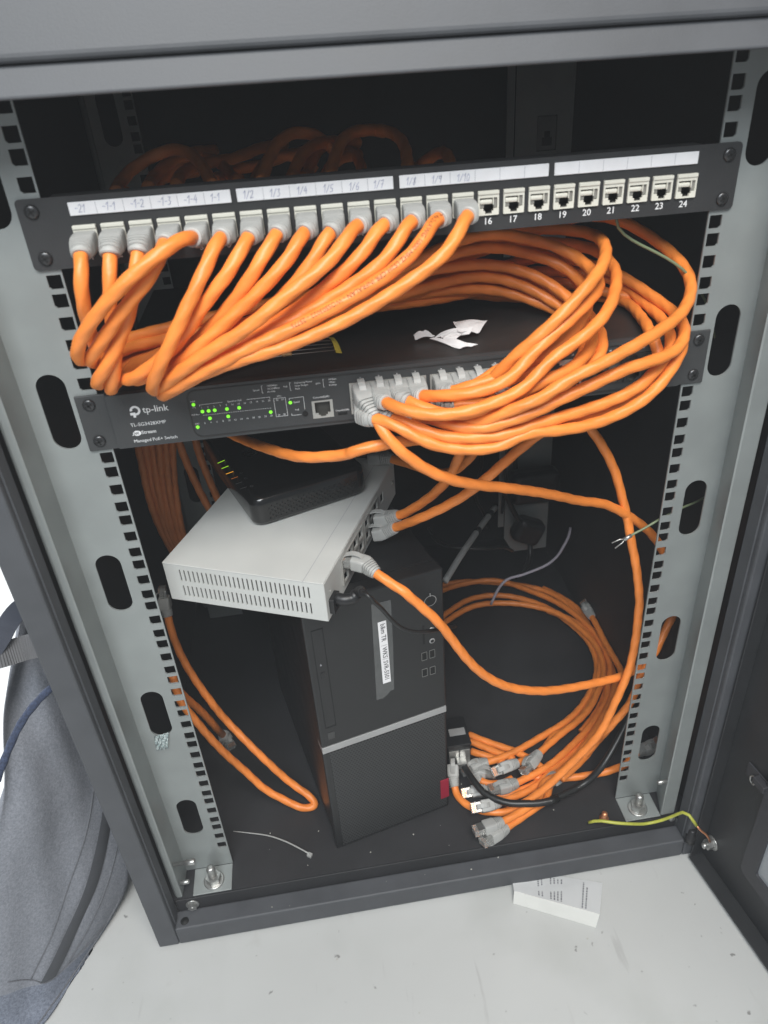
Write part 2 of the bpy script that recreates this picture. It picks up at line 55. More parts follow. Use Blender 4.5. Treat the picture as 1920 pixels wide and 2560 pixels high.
'S1': '-354,40,5240 -354,-50,5240 -354,-141,5240 -340,-217,5205 -305,-283,5159 -274,-345,5101 -239,-397,5036 -192,-436,4970 -134,-461,4905 -72,-472,4841 -7,-472,4778 60,-463,4718 129,-448,4662 200,-427,4610 272,-402,4562 344,-374,4516 418,-344,4474 492,-311,4434 567,-278,4395 641,-243,4358 715,-208,4320 788,-172,4280 860,-135,4240 930,-97,4199 1000,-58,4157 1070,-18,4114 1139,21,4072 1208,59,4028 1278,96,3984 1347,132,3939 1417,167,3894 1487,201,3848 1558,234,3804 1632,267,3763 1708,298,3726 1785,328,3690 1861,356,3650 1934,381,3603 2003,405,3550 2071,426,3495 2139,447,3439 2206,465,3381 2272,481,3322 2336,497,3260 2399,512,3197 2458,529,3131 2515,545,3062 2568,561,2991 2617,576,2917 2663,592,2841 2708,607,2764 2752,622,2687 2794,636,2608 2834,647,2528 2871,657,2446 2905,663,2363 2934,663,2277 2954,654,2190 2963,635,2102 2957,608,2016 2933,577,1935 2890,546,1862 2841,514,1793 2793,481,1724 2749,446,1654 2704,414,1582 2654,388,1512 2602,367,1441 2554,349,1367 2515,332,1287 2492,318,1201 2477,307,1113 2459,301,1024 2433,297,938 2398,297,855 2357,300,775 2313,305,696 2270,310,617 2230,318,536 2201,335,453 2192,368,370 2195,409,289 2200,451,209 2190,483,126 2147,488,47 2089,475,-20 2025,454,-80 1954,428,-129 1876,400,-165 1794,371,-189 1710,341,-206 1627,311,-222 1543,278,-233 1460,244,-240',
'under': '-1546,1000,4535 -1496,925,4540 -1446,851,4545 -1398,775,4554 -1352,699,4567 -1306,623,4579 -1261,546,4593 -1215,470,4608 -1169,395,4624 -1121,320,4640 -1073,245,4655 -1025,171,4671 -974,98,4687 -920,29,4703 -858,-35,4720 -791,-91,4739 -718,-140,4758 -642,-184,4778 -564,-223,4798 -484,-261,4818 -496,-300,4854 -410,-309,4874 -320,-308,4883 -231,-300,4888 -142,-284,4886 -57,-260,4875 23,-225,4854 97,-180,4828 165,-129,4798 228,-74,4766 290,-18,4733 352,38,4699 414,93,4664 477,148,4629 538,202,4594 599,258,4557 659,314,4520 718,370,4482 775,428,4443 833,485,4404 889,542,4364 946,600,4325',
'wbA': '-337,887,3480 -258,849,3477 -181,810,3492 -113,767,3527 -46,723,3564 17,683,3610 75,645,3664 128,606,3723 178,565,3783 225,524,3844 271,486,3909 316,451,3976 358,418,4046 394,388,4121 425,360,4198 450,333,4278 469,306,4359 485,277,4441 494,240,4520 501,200,4598',
'wbB': '-368,824,3360 -288,786,3356 -212,748,3376 -149,709,3423 -90,664,3470 -37,614,3519 5,556,3572 44,497,3625 89,443,3678 144,397,3729 206,359,3779 271,325,3828 337,295,3879 401,266,3931 465,239,3986 528,214,4043 589,192,4103 649,173,4164 708,156,4228 767,140,4292 827,127,4355 889,117,4418 954,110,4477 1021,106,4534 1091,102,4588 1163,100,4639 1237,100,4687',
'wbC': '-668,197,3520 -586,157,3520 -503,121,3519 -432,66,3517 -381,-5,3496 -323,-68,3466 -257,-123,3437 -190,-174,3403 -122,-221,3365 -121,-220,3369 -112,-211,3336 -52,-229,3271 6,-242,3202 63,-250,3132 116,-253,3058 164,-254,2981 207,-252,2901 247,-248,2820 286,-242,2739 325,-235,2657 364,-226,2576 405,-217,2495 448,-207,2416 493,-197,2338 542,-186,2262 595,-173,2189 650,-160,2119 710,-147,2052 772,-132,1987 838,-116,1927 908,-99,1872 980,-81,1821 1056,-63,1773 1133,-44,1730 1212,-25,1690 1294,-6,1655 1377,14,1625 1461,35,1598 1546,55,1575 1632,76,1554 1717,98,1533 1803,122,1512 1888,146,1492 1972,172,1472 2056,199,1450 2139,227,1428 2222,256,1405 2305,288,1386 2387,325,1375 2468,365,1366 2548,406,1358 2626,452,1344 2700,500,1325',
'vert': '1706,600,4432 1755,585,4357 1805,568,4284 1855,554,4209 1901,545,4132 1944,532,4053 1983,520,3972 2019,509,3890 2049,499,3805 2075,490,3719 2100,480,3632 2125,470,3546 2151,460,3459 2175,450,3372 2195,439,3285 2214,428,3197 2233,417,3109 2254,404,3022 2275,391,2935 2294,377,2847 2310,363,2759 2324,348,2671 2336,332,2582 2347,316,2494 2354,299,2405 2352,284,2316 2345,271,2227 2346,256,2137 2342,241,2048 2334,227,1959 2325,214,1870 2314,200,1781 2302,186,1692 2284,173,1604 2261,160,1518 2234,147,1432 2205,135,1347 2174,123,1263 2142,110,1179 2110,98,1095 2080,86,1010 2049,75,926 2013,65,843 1971,58,764 1923,53,687 1871,50,613 1818,47,540 1762,45,468 1706,42,397 1648,39,327 1590,36,258 1531,31,189 1471,26,121 1409,22,56 1344,20,-7 1277,19,-68 1208,20,-128 1138,21,-185 1064,25,-237 988,32,-286 909,42,-328 820,59,-328 733,84,-328 649,119,-328 572,165,-328 503,224,-328 449,296,-328 416,380,-325 404,460,-285 407,537,-238 419,616,-195 431,676,-129 448,760,-101',
'mp': '-271,1780,3710 -194,1734,3688 -118,1686,3700 -42,1636,3714 33,1582,3713 106,1524,3710 174,1463,3707 240,1397,3706 300,1327,3709 357,1255,3716 412,1182,3732 465,1110,3756 516,1042,3790 566,980,3838 611,927,3899 654,883,3968 695,844,4041 737,817,4119 781,800,4198',
'C1': '537,656,-280 622,687,-280 707,714,-281 796,723,-271 885,732,-268 974,746,-268 1063,764,-267 1150,785,-266 1236,811,-265 1321,840,-264 1405,873,-263 1488,907,-262 1571,943,-261 1653,979,-260 1736,1015,-260 1819,1050,-262 1901,1086,-264 1982,1126,-265 2060,1170,-265 2137,1217,-265 2211,1268,-265 2282,1324,-265 2350,1383,-264 2414,1446,-264 2476,1511,-263 2536,1578,-263 2593,1648,-263 2646,1721,-263 2695,1796,-263 2740,1874,-263 2781,1954,-263 2814,2038,-262 2840,2124,-262 2859,2212,-261 2872,2301,-260 2880,2391,-259 2881,2481,-259 2873,2570,-258 2858,2659,-258 2836,2746,-258 2808,2832,-258 2777,2916,-258 2744,3000,-258 2708,3082,-258 2669,3164,-257 2627,3243,-256 2581,3320,-255 2529,3394,-255 2472,3464,-254 2410,3529,-255 2344,3590,-255 2274,3647,-255 2202,3700,-254 2126,3748,-253 2046,3790,-252 1964,3826,-251 1878,3854,-250 1791,3874,-250 1701,3886,-250 1612,3889,-249 1522,3884,-249 1433,3869,-249 1347,3844,-249 1264,3809,-252 1185,3766,-254 1109,3718,-257 1035,3667,-258 961,3614,-258 889,3561,-258 818,3505,-258 749,3448,-260 681,3389,-260 612,3331,-260',
'C2': '1244,408,-140 1311,467,-140 1379,526,-140 1447,584,-139 1517,640,-138 1589,694,-139 1663,744,-143 1738,793,-147 1813,843,-148 1888,891,-149 1965,937,-153 2043,981,-158 2119,1028,-162 2193,1078,-164 2265,1131,-165 2335,1188,-165 2402,1247,-165 2464,1312,-164 2521,1381,-162 2574,1453,-160 2628,1524,-164 2683,1593,-178 2733,1667,-185 2777,1746,-186 2816,1826,-184 2849,1910,-183 2875,1995,-182 2895,2083,-181 2909,2171,-180 2916,2260,-179 2915,2350,-178 2905,2439,-178 2888,2527,-178 2864,2613,-178 2837,2699,-178 2807,2783,-178 2774,2867,-177 2737,2948,-176 2695,3027,-174 2645,3102,-172 2588,3171,-172 2524,3234,-172 2455,3291,-173 2382,3343,-174 2306,3390,-175 2228,3433,-174 2147,3472,-174 2064,3506,-174 1980,3536,-174 1893,3560,-174 1806,3580,-174 1717,3594,-173 1628,3602,-171 1539,3603,-169 1449,3595,-168 1361,3578,-169 1276,3551,-171 1194,3515,-173 1115,3474,-175 1038,3428,-176 963,3379,-176 890,3327,-176 820,3271,-177 752,3212,-179 686,3152,-180 619,3092,-180',
'C3': '791,285,-200 880,288,-200 970,294,-200 1058,307,-205 1143,331,-215 1229,358,-217 1313,388,-219 1397,417,-222 1481,450,-225 1563,486,-226 1643,526,-225 1721,570,-224 1797,617,-223 1872,666,-222 1945,716,-222 2018,768,-221 2091,820,-222 2163,874,-222 2233,929,-223 2302,986,-223 2368,1046,-223 2433,1108,-223 2496,1171,-223 2557,1237,-222 2616,1305,-222 2673,1373,-223 2725,1446,-223 2761,1527,-222 2791,1611,-221 2837,1688,-221 2885,1764,-222 2927,1842,-223 2960,1926,-223 2984,2012,-222 3001,2100,-221 3013,2188,-220 3022,2277,-220 3026,2367,-220 3027,2456,-219 3022,2545,-219 3013,2634,-219 2997,2722,-218 2977,2810,-218 2953,2896,-218 2926,2981,-218 2895,3065,-218 2861,3148,-218 2824,3229,-217 2784,3309,-217 2739,3387,-217 2690,3462,-216 2638,3534,-216 2582,3604,-217 2523,3671,-217 2461,3736,-218 2399,3800,-219 2335,3863,-219 2272,3926,-218 2206,3987,-217 2139,4045,-214 2067,4099,-212 1991,4146,-209 1910,4184,-207 1825,4211,-207 1737,4228,-209 1648,4236,-212 1559,4237,-214 1469,4233,-215 1380,4224,-216 1292,4211,-215 1204,4195,-215 1117,4174,-216 1031,4150,-219 945,4123,-220 860,4096,-220',
'C4': '472,365,-300 562,369,-300 652,374,-299 738,354,-294 818,314,-302 896,279,-328 983,259,-328 1073,263,-328 1161,281,-321 1247,304,-314 1334,329,-313 1420,355,-315 1505,385,-318 1587,420,-320 1665,464,-316 1737,518,-307 1808,573,-300 1882,623,-298 1958,672,-300 2033,721,-302 2107,772,-304 2178,827,-305 2246,886,-304 2310,948,-302 2374,1012,-301 2436,1077,-301 2499,1141,-301 2562,1205,-301 2624,1271,-302 2683,1338,-303 2740,1408,-303 2793,1480,-303 2842,1556,-303 2887,1634,-303 2926,1714,-302 2961,1797,-302 2991,1882,-302 3013,1969,-301 3025,2058,-300 3028,2148,-300 3025,2238,-300 3022,2328,-300 3021,2418,-300 3022,2507,-300 3024,2597,-300 3023,2687,-300 3019,2777,-300 3013,2867,-299 3004,2956,-299 2992,3045,-299 2978,3134,-299 2959,3222,-298 2936,3309,-298 2910,3395,-298 2880,3480,-297 2845,3563,-296 2805,3643,-294 2758,3720,-293 2703,3791,-292 2640,3855,-292 2572,3913,-293 2499,3966,-294 2423,4014,-296 2345,4059,-297 2266,4101,-297 2185,4141,-296 2103,4177,-297 2020,4211,-297 1936,4242,-297 1850,4271,-298 1765,4298,-298 1678,4323,-297 1591,4345,-296 1503,4363,-294 1414,4377,-293 1325,4384,-292 1235,4385,-293 1145,4379,-295 1056,4370,-299 967,4356,-300 878,4343,-300',
'C5': '485,-220,-200 575,-205,-200 665,-191,-200 755,-175,-204 842,-150,-212 928,-121,-212 1013,-90,-212 1098,-56,-214 1182,-21,-217 1265,18,-221 1339,69,-218 1381,145,-194 1426,219,-171 1502,269,-171 1584,308,-178 1665,348,-184 1744,393,-185 1821,443,-184 1896,494,-184 1969,549,-184 2040,605,-183 2109,665,-183 2176,727,-183 2242,790,-182 2305,855,-181 2368,921,-181 2430,988,-181 2492,1055,-181 2553,1122,-181 2613,1191,-182 2672,1261,-182 2728,1333,-183 2781,1407,-182 2830,1483,-181 2876,1562,-180 2923,1640,-180',
'C6': '552,-325,-280 635,-288,-280 717,-252,-280 801,-218,-281 883,-181,-287 964,-141,-292 1045,-101,-295 1126,-60,-298 1207,-20,-300 1288,19,-304 1369,58,-312 1445,107,-316 1490,183,-304 1530,262,-291 1598,321,-291 1674,370,-296 1751,416,-302 1827,465,-304 1900,519,-304 1970,575,-303 2040,633,-302 2108,692,-302 2175,753,-301 2242,814,-301 2308,875,-301 2373,938,-302 2437,1001,-302 2500,1067,-302 2560,1134,-302 2618,1203,-302 2674,1274,-302 2728,1346,-302 2781,1420,-302 2833,1494,-302 2882,1570,-301 2930,1647,-301 2975,1725,-300 3020,1803,-300',
'C7': '3020,600,-180 3012,600,-268 2949,600,-328 2861,590,-328 2777,561,-328 2696,526,-328 2627,470,-328 2566,409,-314 2506,364,-268 2423,337,-257 2335,326,-267 2248,324,-281 2159,328,-291 2071,332,-298 1982,335,-302 1893,340,-304 1804,347,-305 1716,358,-306 1628,370,-311 1540,381,-308 1455,406,-300 1381,455,-300',
'C8': '947,604,-300 860,602,-300 776,622,-298 698,607,-305 731,532,-321 798,479,-328 880,451,-328 965,435,-328 1050,447,-320 1133,475,-320',
'C9': '521,79,-200 610,77,-200 699,78,-200 787,92,-206 871,116,-225 955,139,-240 1040,164,-252 1125,190,-259 1210,217,-265 1294,246,-271 1376,282,-274 1452,329,-272 1521,384,-266 1593,436,-263 1670,482,-266 1749,524,-270 1827,566,-273 1905,611,-274 1980,659,-274 2053,710,-274 2125,762,-274 2195,818,-273 2263,875,-273 2329,936,-273 2393,998,-272 2455,1062,-272 2516,1127,-271 2576,1194,-271 2634,1261,-271 2691,1330,-272 2745,1400,-274 2798,1472,-280 2847,1546,-288 2892,1623,-296 2931,1703,-301 2964,1786,-302 2992,1871,-302 3012,1958,-301 3024,2046,-300 3028,2135,-300 3027,2224,-300 3024,2313,-300 3021,2403,-300 3020,2492,-300 3020,2581,-300 3020,2670,-300 3020,2760,-300 3020,2849,-300 3020,2938,-300',
'C10': '886,514,-200 971,541,-200 1057,565,-200 1145,582,-201 1230,608,-215 1313,637,-228 1396,669,-237 1479,703,-243 1561,738,-249 1639,781,-252 1701,843,-241 1760,908,-229 1838,952,-231 1920,987,-239 2002,1022,-246 2080,1065,-248 2156,1113,-247 2228,1166,-246 2297,1222,-245 2363,1282,-245 2426,1346,-245 2486,1412,-244 2542,1482,-243 2595,1554,-241 2644,1629,-236 2689,1706,-230 2731,1784,-225 2773,1863,-222 2814,1943,-221 2853,2023,-222 2885,2107,-222 2908,2193,-221 2924,2281,-220 2932,2370,-220 2934,2459,-219 2929,2548,-218 2918,2637,-218 2900,2725,-217 2875,2811,-215 2842,2893,-213 2799,2972,-212 2747,3044,-213 2688,3112,-215 2626,3176,-219 2561,3238,-220 2497,3300,-220',
'C11': '757,1230,-300 826,1175,-300 895,1121,-300 965,1068,-301 1037,1017,-302 1108,967,-300 1181,917,-296 1251,864,-292 1317,806,-291 1378,743,-292 1436,678,-297 1489,608,-300 1537,534,-300',
'C12': '746,1118,-300 818,1067,-300 887,1013,-300 953,955,-300 1021,899,-300 1091,845,-299 1160,791,-300 1223,729,-300',
'C13': '728,962,-300 806,911,-300 885,862,-300 966,815,-301 1037,755,-300 1099,685,-300',
'C14': '3020,3187,-50 3020,3098,-50 3020,3009,-50 3020,2919,-50 3021,2830,-50 3021,2741,-51 3021,2652,-54 3021,2563,-61 3020,2474,-70 3019,2386,-77 3019,2296,-80 3019,2207,-81 3020,2118,-81 3021,2029,-81 3023,1940,-80 3026,1851,-80 3024,1762,-81 3010,1674,-81 2986,1588,-82 2954,1504,-84 2915,1425,-88 2863,1352,-91 2799,1290,-93 2733,1230,-93 2674,1164,-96 2620,1093,-99 2569,1020,-101 2518,947,-103 2464,876,-104 2407,807,-104 2347,741,-103 2285,678,-103 2220,616,-103 2154,556,-103 2086,498,-103 2017,442,-104 1945,389,-104 1872,339,-103 1797,291,-101 1721,244,-100 1645,197,-100',
'C15': '2629,3939,-300 2684,3868,-300 2740,3797,-300 2793,3724,-299 2841,3648,-297 2888,3571,-297 2931,3492,-296 2969,3410,-295 2996,3324,-296 3014,3236,-297 3022,3146,-298 3024,3056,-299 3023,2966,-300 3022,2876,-300 3021,2786,-300 3022,2696,-300 3025,2606,-300 3029,2515,-300 3031,2425,-300 3027,2335,-300 3016,2246,-301 2996,2158,-301 2970,2072,-301 2940,1987,-301 2907,1903,-301 2873,1820,-301 2838,1736,-302 2801,1654,-303 2758,1575,-304 2709,1500,-304 2654,1428,-304 2596,1359,-303 2536,1292,-303 2473,1228,-303 2408,1166,-303 2340,1106,-301 2271,1048,-300 2202,990,-300',
'L1': '-2680,1800,2302 -2680,1751,2227 -2680,1722,2142 -2679,1706,2054 -2672,1662,1976 -2666,1625,1895 -2657,1587,1814 -2643,1549,1734 -2625,1509,1656 -2602,1469,1579 -2576,1429,1504 -2545,1388,1430 -2511,1348,1357 -2475,1309,1285 -2437,1272,1212 -2399,1239,1138 -2361,1211,1062 -2326,1191,982 -2301,1193,896 -2281,1206,810 -2247,1198,728 -2201,1170,657 -2150,1134,592 -2097,1095,531 -2044,1053,472 -1990,1012,413 -1937,974,352 -1883,939,289 -1831,908,223 -1780,883,154 -1729,859,84 -1677,836,14 -1623,810,-52 -1564,779,-113 -1501,744,-165 -1433,706,-210 -1367,663,-253 -1307,615,-298 -1284,546,-328 -1370,531,-328 -1457,552,-328 -1535,582,-303 -1607,613,-259 -1680,642,-216 -1753,670,-172 -1823,696,-122 -1884,721,-62 -1937,743,7 -1982,760,83 -2025,772,160 -2068,779,239 -2110,782,318 -2150,782,398 -2188,780,479 -2224,776,562 -2257,772,645 -2288,768,729 -2319,766,813 -2350,765,897 -2380,766,982 -2409,767,1067 -2437,768,1152 -2465,768,1237 -2493,769,1322 -2520,772,1408 -2543,777,1494 -2557,785,1582 -2564,795,1671 -2564,804,1761 -2559,809,1850',
'L2': '-2329,1607,-280 -2369,1687,-281 -2412,1760,-261 -2418,1727,-180 -2416,1681,-103 -2415,1634,-27 -2411,1583,46 -2406,1531,119 -2402,1480,193 -2400,1433,269 -2404,1393,349 -2413,1361,432 -2425,1333,517 -2439,1306,601 -2454,1279,685 -2470,1252,769 -2488,1225,852 -2505,1196,935 -2524,1166,1018 -2542,1134,1099 -2558,1101,1181 -2572,1066,1263 -2584,1034,1345 -2594,1006,1430 -2608,995,1517 -2626,1000,1605',
'W0': '-2827,3000,3980 -2815,2947,3909 -2804,2894,3837 -2798,2863,3754 -2797,2848,3665 -2794,2826,3578 -2793,2812,3490 -2796,2804,3400 -2801,2800,3311 -2806,2799,3221 -2811,2799,3132 -2814,2799,3042 -2816,2800,2952 -2816,2801,2863 -2815,2805,2773 -2811,2811,2683 -2806,2820,2594 -2799,2831,2506 -2790,2843,2417 -2779,2855,2329 -2766,2867,2241 -2752,2878,2153 -2737,2889,2065 -2723,2900,1977',
'W1': '-2770,3000,3973 -2750,2947,3904 -2730,2893,3834 -2721,2869,3750 -2722,2869,3660 -2724,2860,3571 -2730,2860,3481 -2738,2863,3392 -2747,2867,3303 -2756,2870,3214 -2761,2868,3124 -2760,2861,3035 -2754,2848,2946 -2744,2835,2858 -2735,2823,2769 -2731,2818,2680 -2732,2821,2590 -2735,2830,2501 -2737,2843,2412 -2733,2855,2324 -2723,2866,2235 -2711,2878,2147 -2697,2889,2059 -2684,2900,1971',
'W2': '-2713,3000,3966 -2685,2947,3898 -2657,2894,3832 -2642,2875,3747 -2644,2885,3657 -2650,2886,3568 -2660,2890,3478 -2669,2885,3389 -2675,2870,3300 -2680,2851,3212 -2684,2830,3125 -2687,2814,3036 -2690,2803,2947 -2694,2801,2857 -2696,2803,2767 -2697,2809,2677 -2697,2819,2587 -2696,2830,2498 -2692,2843,2408 -2686,2855,2319 -2678,2866,2230 -2668,2878,2142 -2657,2889,2053 -2646,2900,1964',
'W3': '-2655,3000,3959 -2621,2951,3891 -2585,2902,3824 -2562,2869,3743 -2558,2852,3655 -2563,2832,3567 -2573,2822,3478 -2585,2822,3388 -2598,2831,3299 -2611,2845,3211 -2623,2855,3121 -2631,2855,3031 -2635,2848,2941 -2638,2836,2852 -2640,2825,2762 -2644,2819,2672 -2651,2821,2582 -2658,2830,2492 -2662,2843,2403 -2659,2855,2313 -2650,2866,2224 -2636,2878,2135 -2621,2889,2047 -2607,2900,1958',
'W4': '-2597,3000,3952 -2557,2952,3887 -2515,2904,3823 -2486,2877,3743 -2480,2871,3653 -2487,2858,3564 -2502,2853,3475 -2516,2846,3386 -2527,2837,3297 -2538,2825,3207 -2547,2815,3118 -2556,2806,3029 -2563,2801,2939 -2570,2800,2848 -2576,2803,2758 -2581,2809,2668 -2587,2818,2579 -2591,2830,2489 -2593,2842,2399 -2592,2854,2310 -2589,2866,2220 -2583,2877,2131 -2576,2889,2041 -2569,2900,1952',
'W5': '-2540,3000,3945 -2494,2953,3882 -2446,2905,3821 -2411,2882,3742 -2402,2885,3652 -2409,2883,3561 -2429,2894,3473 -2449,2903,3385 -2465,2904,3295 -2478,2899,3206 -2490,2888,3116 -2500,2874,3027 -2508,2857,2938 -2514,2840,2848 -2519,2826,2759 -2525,2819,2668 -2531,2820,2577 -2538,2828,2487 -2543,2840,2397 -2545,2853,2307 -2544,2865,2217 -2540,2877,2126 -2535,2888,2036 -2530,2900,1946',
'W6': '-2289,2600,3817 -2283,2606,3725 -2278,2612,3633 -2270,2621,3542 -2261,2631,3451 -2249,2640,3360 -2237,2650,3269 -2223,2660,3178 -2208,2670,3088 -2192,2680,2997 -2175,2690,2907 -2157,2701,2817 -2138,2712,2728 -2117,2724,2639 -2096,2737,2550 -2075,2750,2461',
'W7': '-2103,2620,3783 -2101,2631,3696 -2100,2641,3608 -2097,2651,3521 -2091,2661,3433 -2083,2670,3346 -2073,2680,3259 -2061,2689,3172 -2050,2700,3086 -2038,2712,2999 -2026,2725,2913 -2013,2739,2827 -1998,2754,2741 -1981,2768,2656 -1963,2784,2572 -1944,2800,2487',
'T0': '-1901,500,6673 -1906,588,6677 -1913,676,6681 -1914,764,6688 -1899,848,6707 -1867,926,6734 -1815,990,6765 -1747,1036,6796 -1668,1064,6825 -1584,1071,6850 -1500,1050,6856 -1427,1002,6841 -1373,938,6816 -1338,862,6787 -1312,782,6759 -1289,701,6734 -1267,618,6712 -1248,534,6693 -1229,450,6674',
'T1': '-1677,500,6686 -1681,589,6686 -1688,679,6684 -1694,768,6682 -1696,857,6684 -1690,946,6690 -1670,1032,6705 -1639,1113,6728 -1600,1190,6750 -1553,1264,6767 -1501,1336,6779 -1445,1405,6784 -1384,1471,6783 -1322,1535,6776 -1261,1600,6768',
'T2': '-1486,500,6687 -1484,588,6690 -1485,677,6694 -1486,766,6697 -1482,854,6701 -1472,942,6705 -1451,1028,6709 -1419,1110,6714 -1377,1188,6719 -1323,1258,6722 -1257,1317,6720 -1184,1367,6716 -1112,1418,6718 -1045,1474,6730 -979,1531,6745 -908,1584,6758 -834,1631,6765 -754,1668,6767 -671,1700,6768',
'T3': '-899,400,6672 -883,486,6693 -867,571,6715 -846,653,6745 -821,730,6783 -793,807,6819 -758,883,6853 -713,955,6880 -657,1022,6899 -590,1081,6905 -517,1132,6893 -446,1178,6865 -379,1206,6815 -320,1200,6747',
'T4': '-692,400,6656 -679,492,6668 -667,583,6680 -648,673,6699 -622,758,6728 -593,841,6757 -556,923,6783 -512,1003,6801 -462,1081,6812 -407,1156,6814 -348,1228,6808 -289,1300,6800',
'T5': '-414,400,6665 -397,489,6688 -380,577,6711 -358,661,6743 -331,743,6780 -302,824,6815 -268,905,6845 -226,985,6867 -171,1059,6878 -108,1127,6879 -41,1191,6875 30,1249,6861 105,1300,6840',
'T6': '-7,1300,6864 47,1228,6863 100,1155,6862 141,1076,6852 169,993,6834 186,907,6810 192,822,6784 189,736,6756 181,651,6727 169,567,6698 153,483,6669 137,400,6639',
'T7': '358,1200,6579 407,1144,6625 447,1077,6664 472,998,6692 489,914,6710 498,828,6716 499,740,6712 494,654,6702 484,568,6687 471,484,6668 457,400,6646',
'T8': '-1741,920,6637 -1746,1006,6619 -1753,1091,6600 -1755,1177,6584 -1737,1263,6591 -1707,1341,6614 -1657,1406,6645 -1590,1454,6675 -1513,1482,6704 -1430,1490,6729 -1345,1471,6736 -1272,1425,6723 -1218,1362,6697 -1182,1287,6668 -1156,1208,6642 -1132,1125,6627 -1109,1040,6624 -1088,955,6631 -1069,870,6638',
'T9': '-1877,720,6632 -1881,807,6609 -1888,893,6583 -1894,980,6557 -1895,1067,6534 -1889,1156,6520 -1869,1244,6525 -1839,1326,6545 -1801,1405,6568 -1756,1481,6586 -1703,1554,6598 -1647,1624,6604 -1586,1690,6604 -1523,1755,6596 -1461,1820,6588',
'T10': '-1246,820,6657 -1244,908,6647 -1245,996,6637 -1246,1084,6627 -1242,1172,6618 -1231,1260,6611 -1210,1346,6609 -1178,1429,6612 -1137,1507,6617 -1084,1578,6622 -1018,1637,6620 -945,1687,6616 -872,1738,6618 -805,1794,6630 -739,1851,6645 -669,1904,6658 -594,1951,6665 -514,1988,6666 -431,2020,6668',
'T11': '-1039,820,6612 -1024,903,6582 -1009,986,6552 -983,1070,6551 -956,1148,6585 -931,1227,6619 -897,1303,6653 -853,1376,6680 -797,1443,6699 -730,1502,6704 -657,1553,6693 -585,1598,6665 -519,1626,6615 -460,1620,6547',
'T12': '-492,620,6614 -479,710,6594 -467,800,6573 -448,891,6567 -420,977,6589 -391,1061,6617 -355,1143,6643 -312,1223,6661 -262,1301,6671 -207,1376,6674 -148,1448,6668 -89,1520,6660',
'T13': '-594,720,6635 -577,810,6631 -559,901,6628 -535,987,6648 -508,1067,6683 -480,1149,6717 -447,1229,6746 -404,1308,6768 -349,1381,6778 -287,1449,6779 -220,1513,6775 -149,1570,6761 -75,1620,6740',
'T14': '-307,1720,6704 -254,1649,6703 -202,1577,6702 -161,1500,6693 -132,1418,6675 -115,1334,6652 -108,1250,6626 -110,1166,6599 -118,1080,6578 -129,993,6570 -146,906,6579 -163,820,6591',
'T15': '158,1420,6459 207,1365,6505 246,1298,6544 271,1220,6572 288,1137,6589 297,1050,6593 297,964,6590 293,877,6588 284,791,6591 271,705,6600 257,620,6610',
'w_earth_low': '1827,-278,-310 1880,-305,-260 1945,-335,-230 2017,-366,-224 2090,-394,-222 2165,-414,-225 2242,-425,-236 2315,-424,-261 2379,-408,-303 2444,-390,-343 2521,-390,-346 2591,-404,-317 2649,-426,-270 2700,-448,-214 2740,-473,-153 2771,-501,-86 2798,-535,-21 2840,-592,-4 2874,-639,-51 2912,-660,-116',
'w_earth_cu': '2912,-660,-116 2959,-681,-181 3014,-717,-225 3056,-721,-296 3085,-720,-374',
'w_earth_up': '1608,100,6288 1639,122,6217 1695,130,6161 1761,135,6115 1831,138,6075 1903,138,6038 1974,134,6001 2045,127,5962 2113,119,5919 2178,112,5872 2239,113,5819 2296,125,5764 2350,156,5712 2398,204,5669 2443,257,5629 2489,311,5590 2534,366,5552 2579,421,5515 2624,477,5477 2668,532,5438 2712,585,5396 2755,635,5349 2798,683,5300 2839,730,5250 2881,776,5198 2922,821,5144 2963,865,5090 3004,907,5035 3045,947,4978 3085,985,4920 3124,1023,4861 3163,1062,4801 3201,1100,4741',
'w_earth_fork': '2989,500,3473 2932,451,3494 2874,402,3515 2816,354,3536 2757,307,3556 2696,263,3576 2632,221,3594 2566,182,3606 2497,145,3609 2425,114,3606 2352,88,3597 2278,69,3580 2206,54,3553 2135,44,3523 2063,40,3493 1995,40,3454',
'w_grey': '1506,3000,324 1533,3000,400 1562,3001,475 1592,3002,549 1629,3004,620 1677,3006,685 1736,3009,738 1810,3007,768 1889,3000,782 1968,2998,798 2045,2999,818 2122,2999,841 2198,2998,867 2273,2996,897 2344,2995,934 2407,2995,983 2462,2996,1042 2508,3001,1107 2550,3018,1174 2598,3047,1231 2646,3089,1280 2683,3142,1326 2712,3200,1374',
'w_black_loop': '541,710,-117 561,637,-139 574,560,-124 588,483,-108 607,406,-99 633,331,-101 667,260,-112 711,194,-122 766,137,-126 828,87,-126 895,44,-128 967,11,-129 1043,-12,-125 1122,-28,-122 1200,-41,-123 1279,-51,-125 1359,-54,-124 1438,-50,-121 1518,-43,-118 1465,-28,-145 1472,-2,-165 1549,19,-170 1625,42,-178 1700,67,-186 1775,95,-194 1850,120,-193 1923,139,-169 1987,149,-122 2039,153,-62 2089,162,-1 2142,182,55 2195,212,106 2248,248,154 2299,285,202 2350,322,252 2400,362,299 2451,403,345 2500,448,388 2544,497,434 2584,548,479 2625,600,524',
'w_dc': '-736,-176,3385 -667,-213,3382 -593,-205,3377 -541,-189,3431 -522,-244,3480 -516,-309,3525 -509,-376,3566 -483,-443,3588 -444,-458,3552 -427,-426,3490 -388,-407,3425 -354,-387,3356 -324,-367,3286 -293,-349,3216 -256,-332,3148 -215,-317,3083 -166,-300,3024 -107,-280,2975 -44,-256,2934 20,-226,2900 79,-188,2864 128,-142,2823 168,-92,2778 205,-39,2732 239,15,2685 270,69,2637 299,123,2588 327,179,2540 354,234,2490 381,289,2441 408,345,2392 436,400,2343',
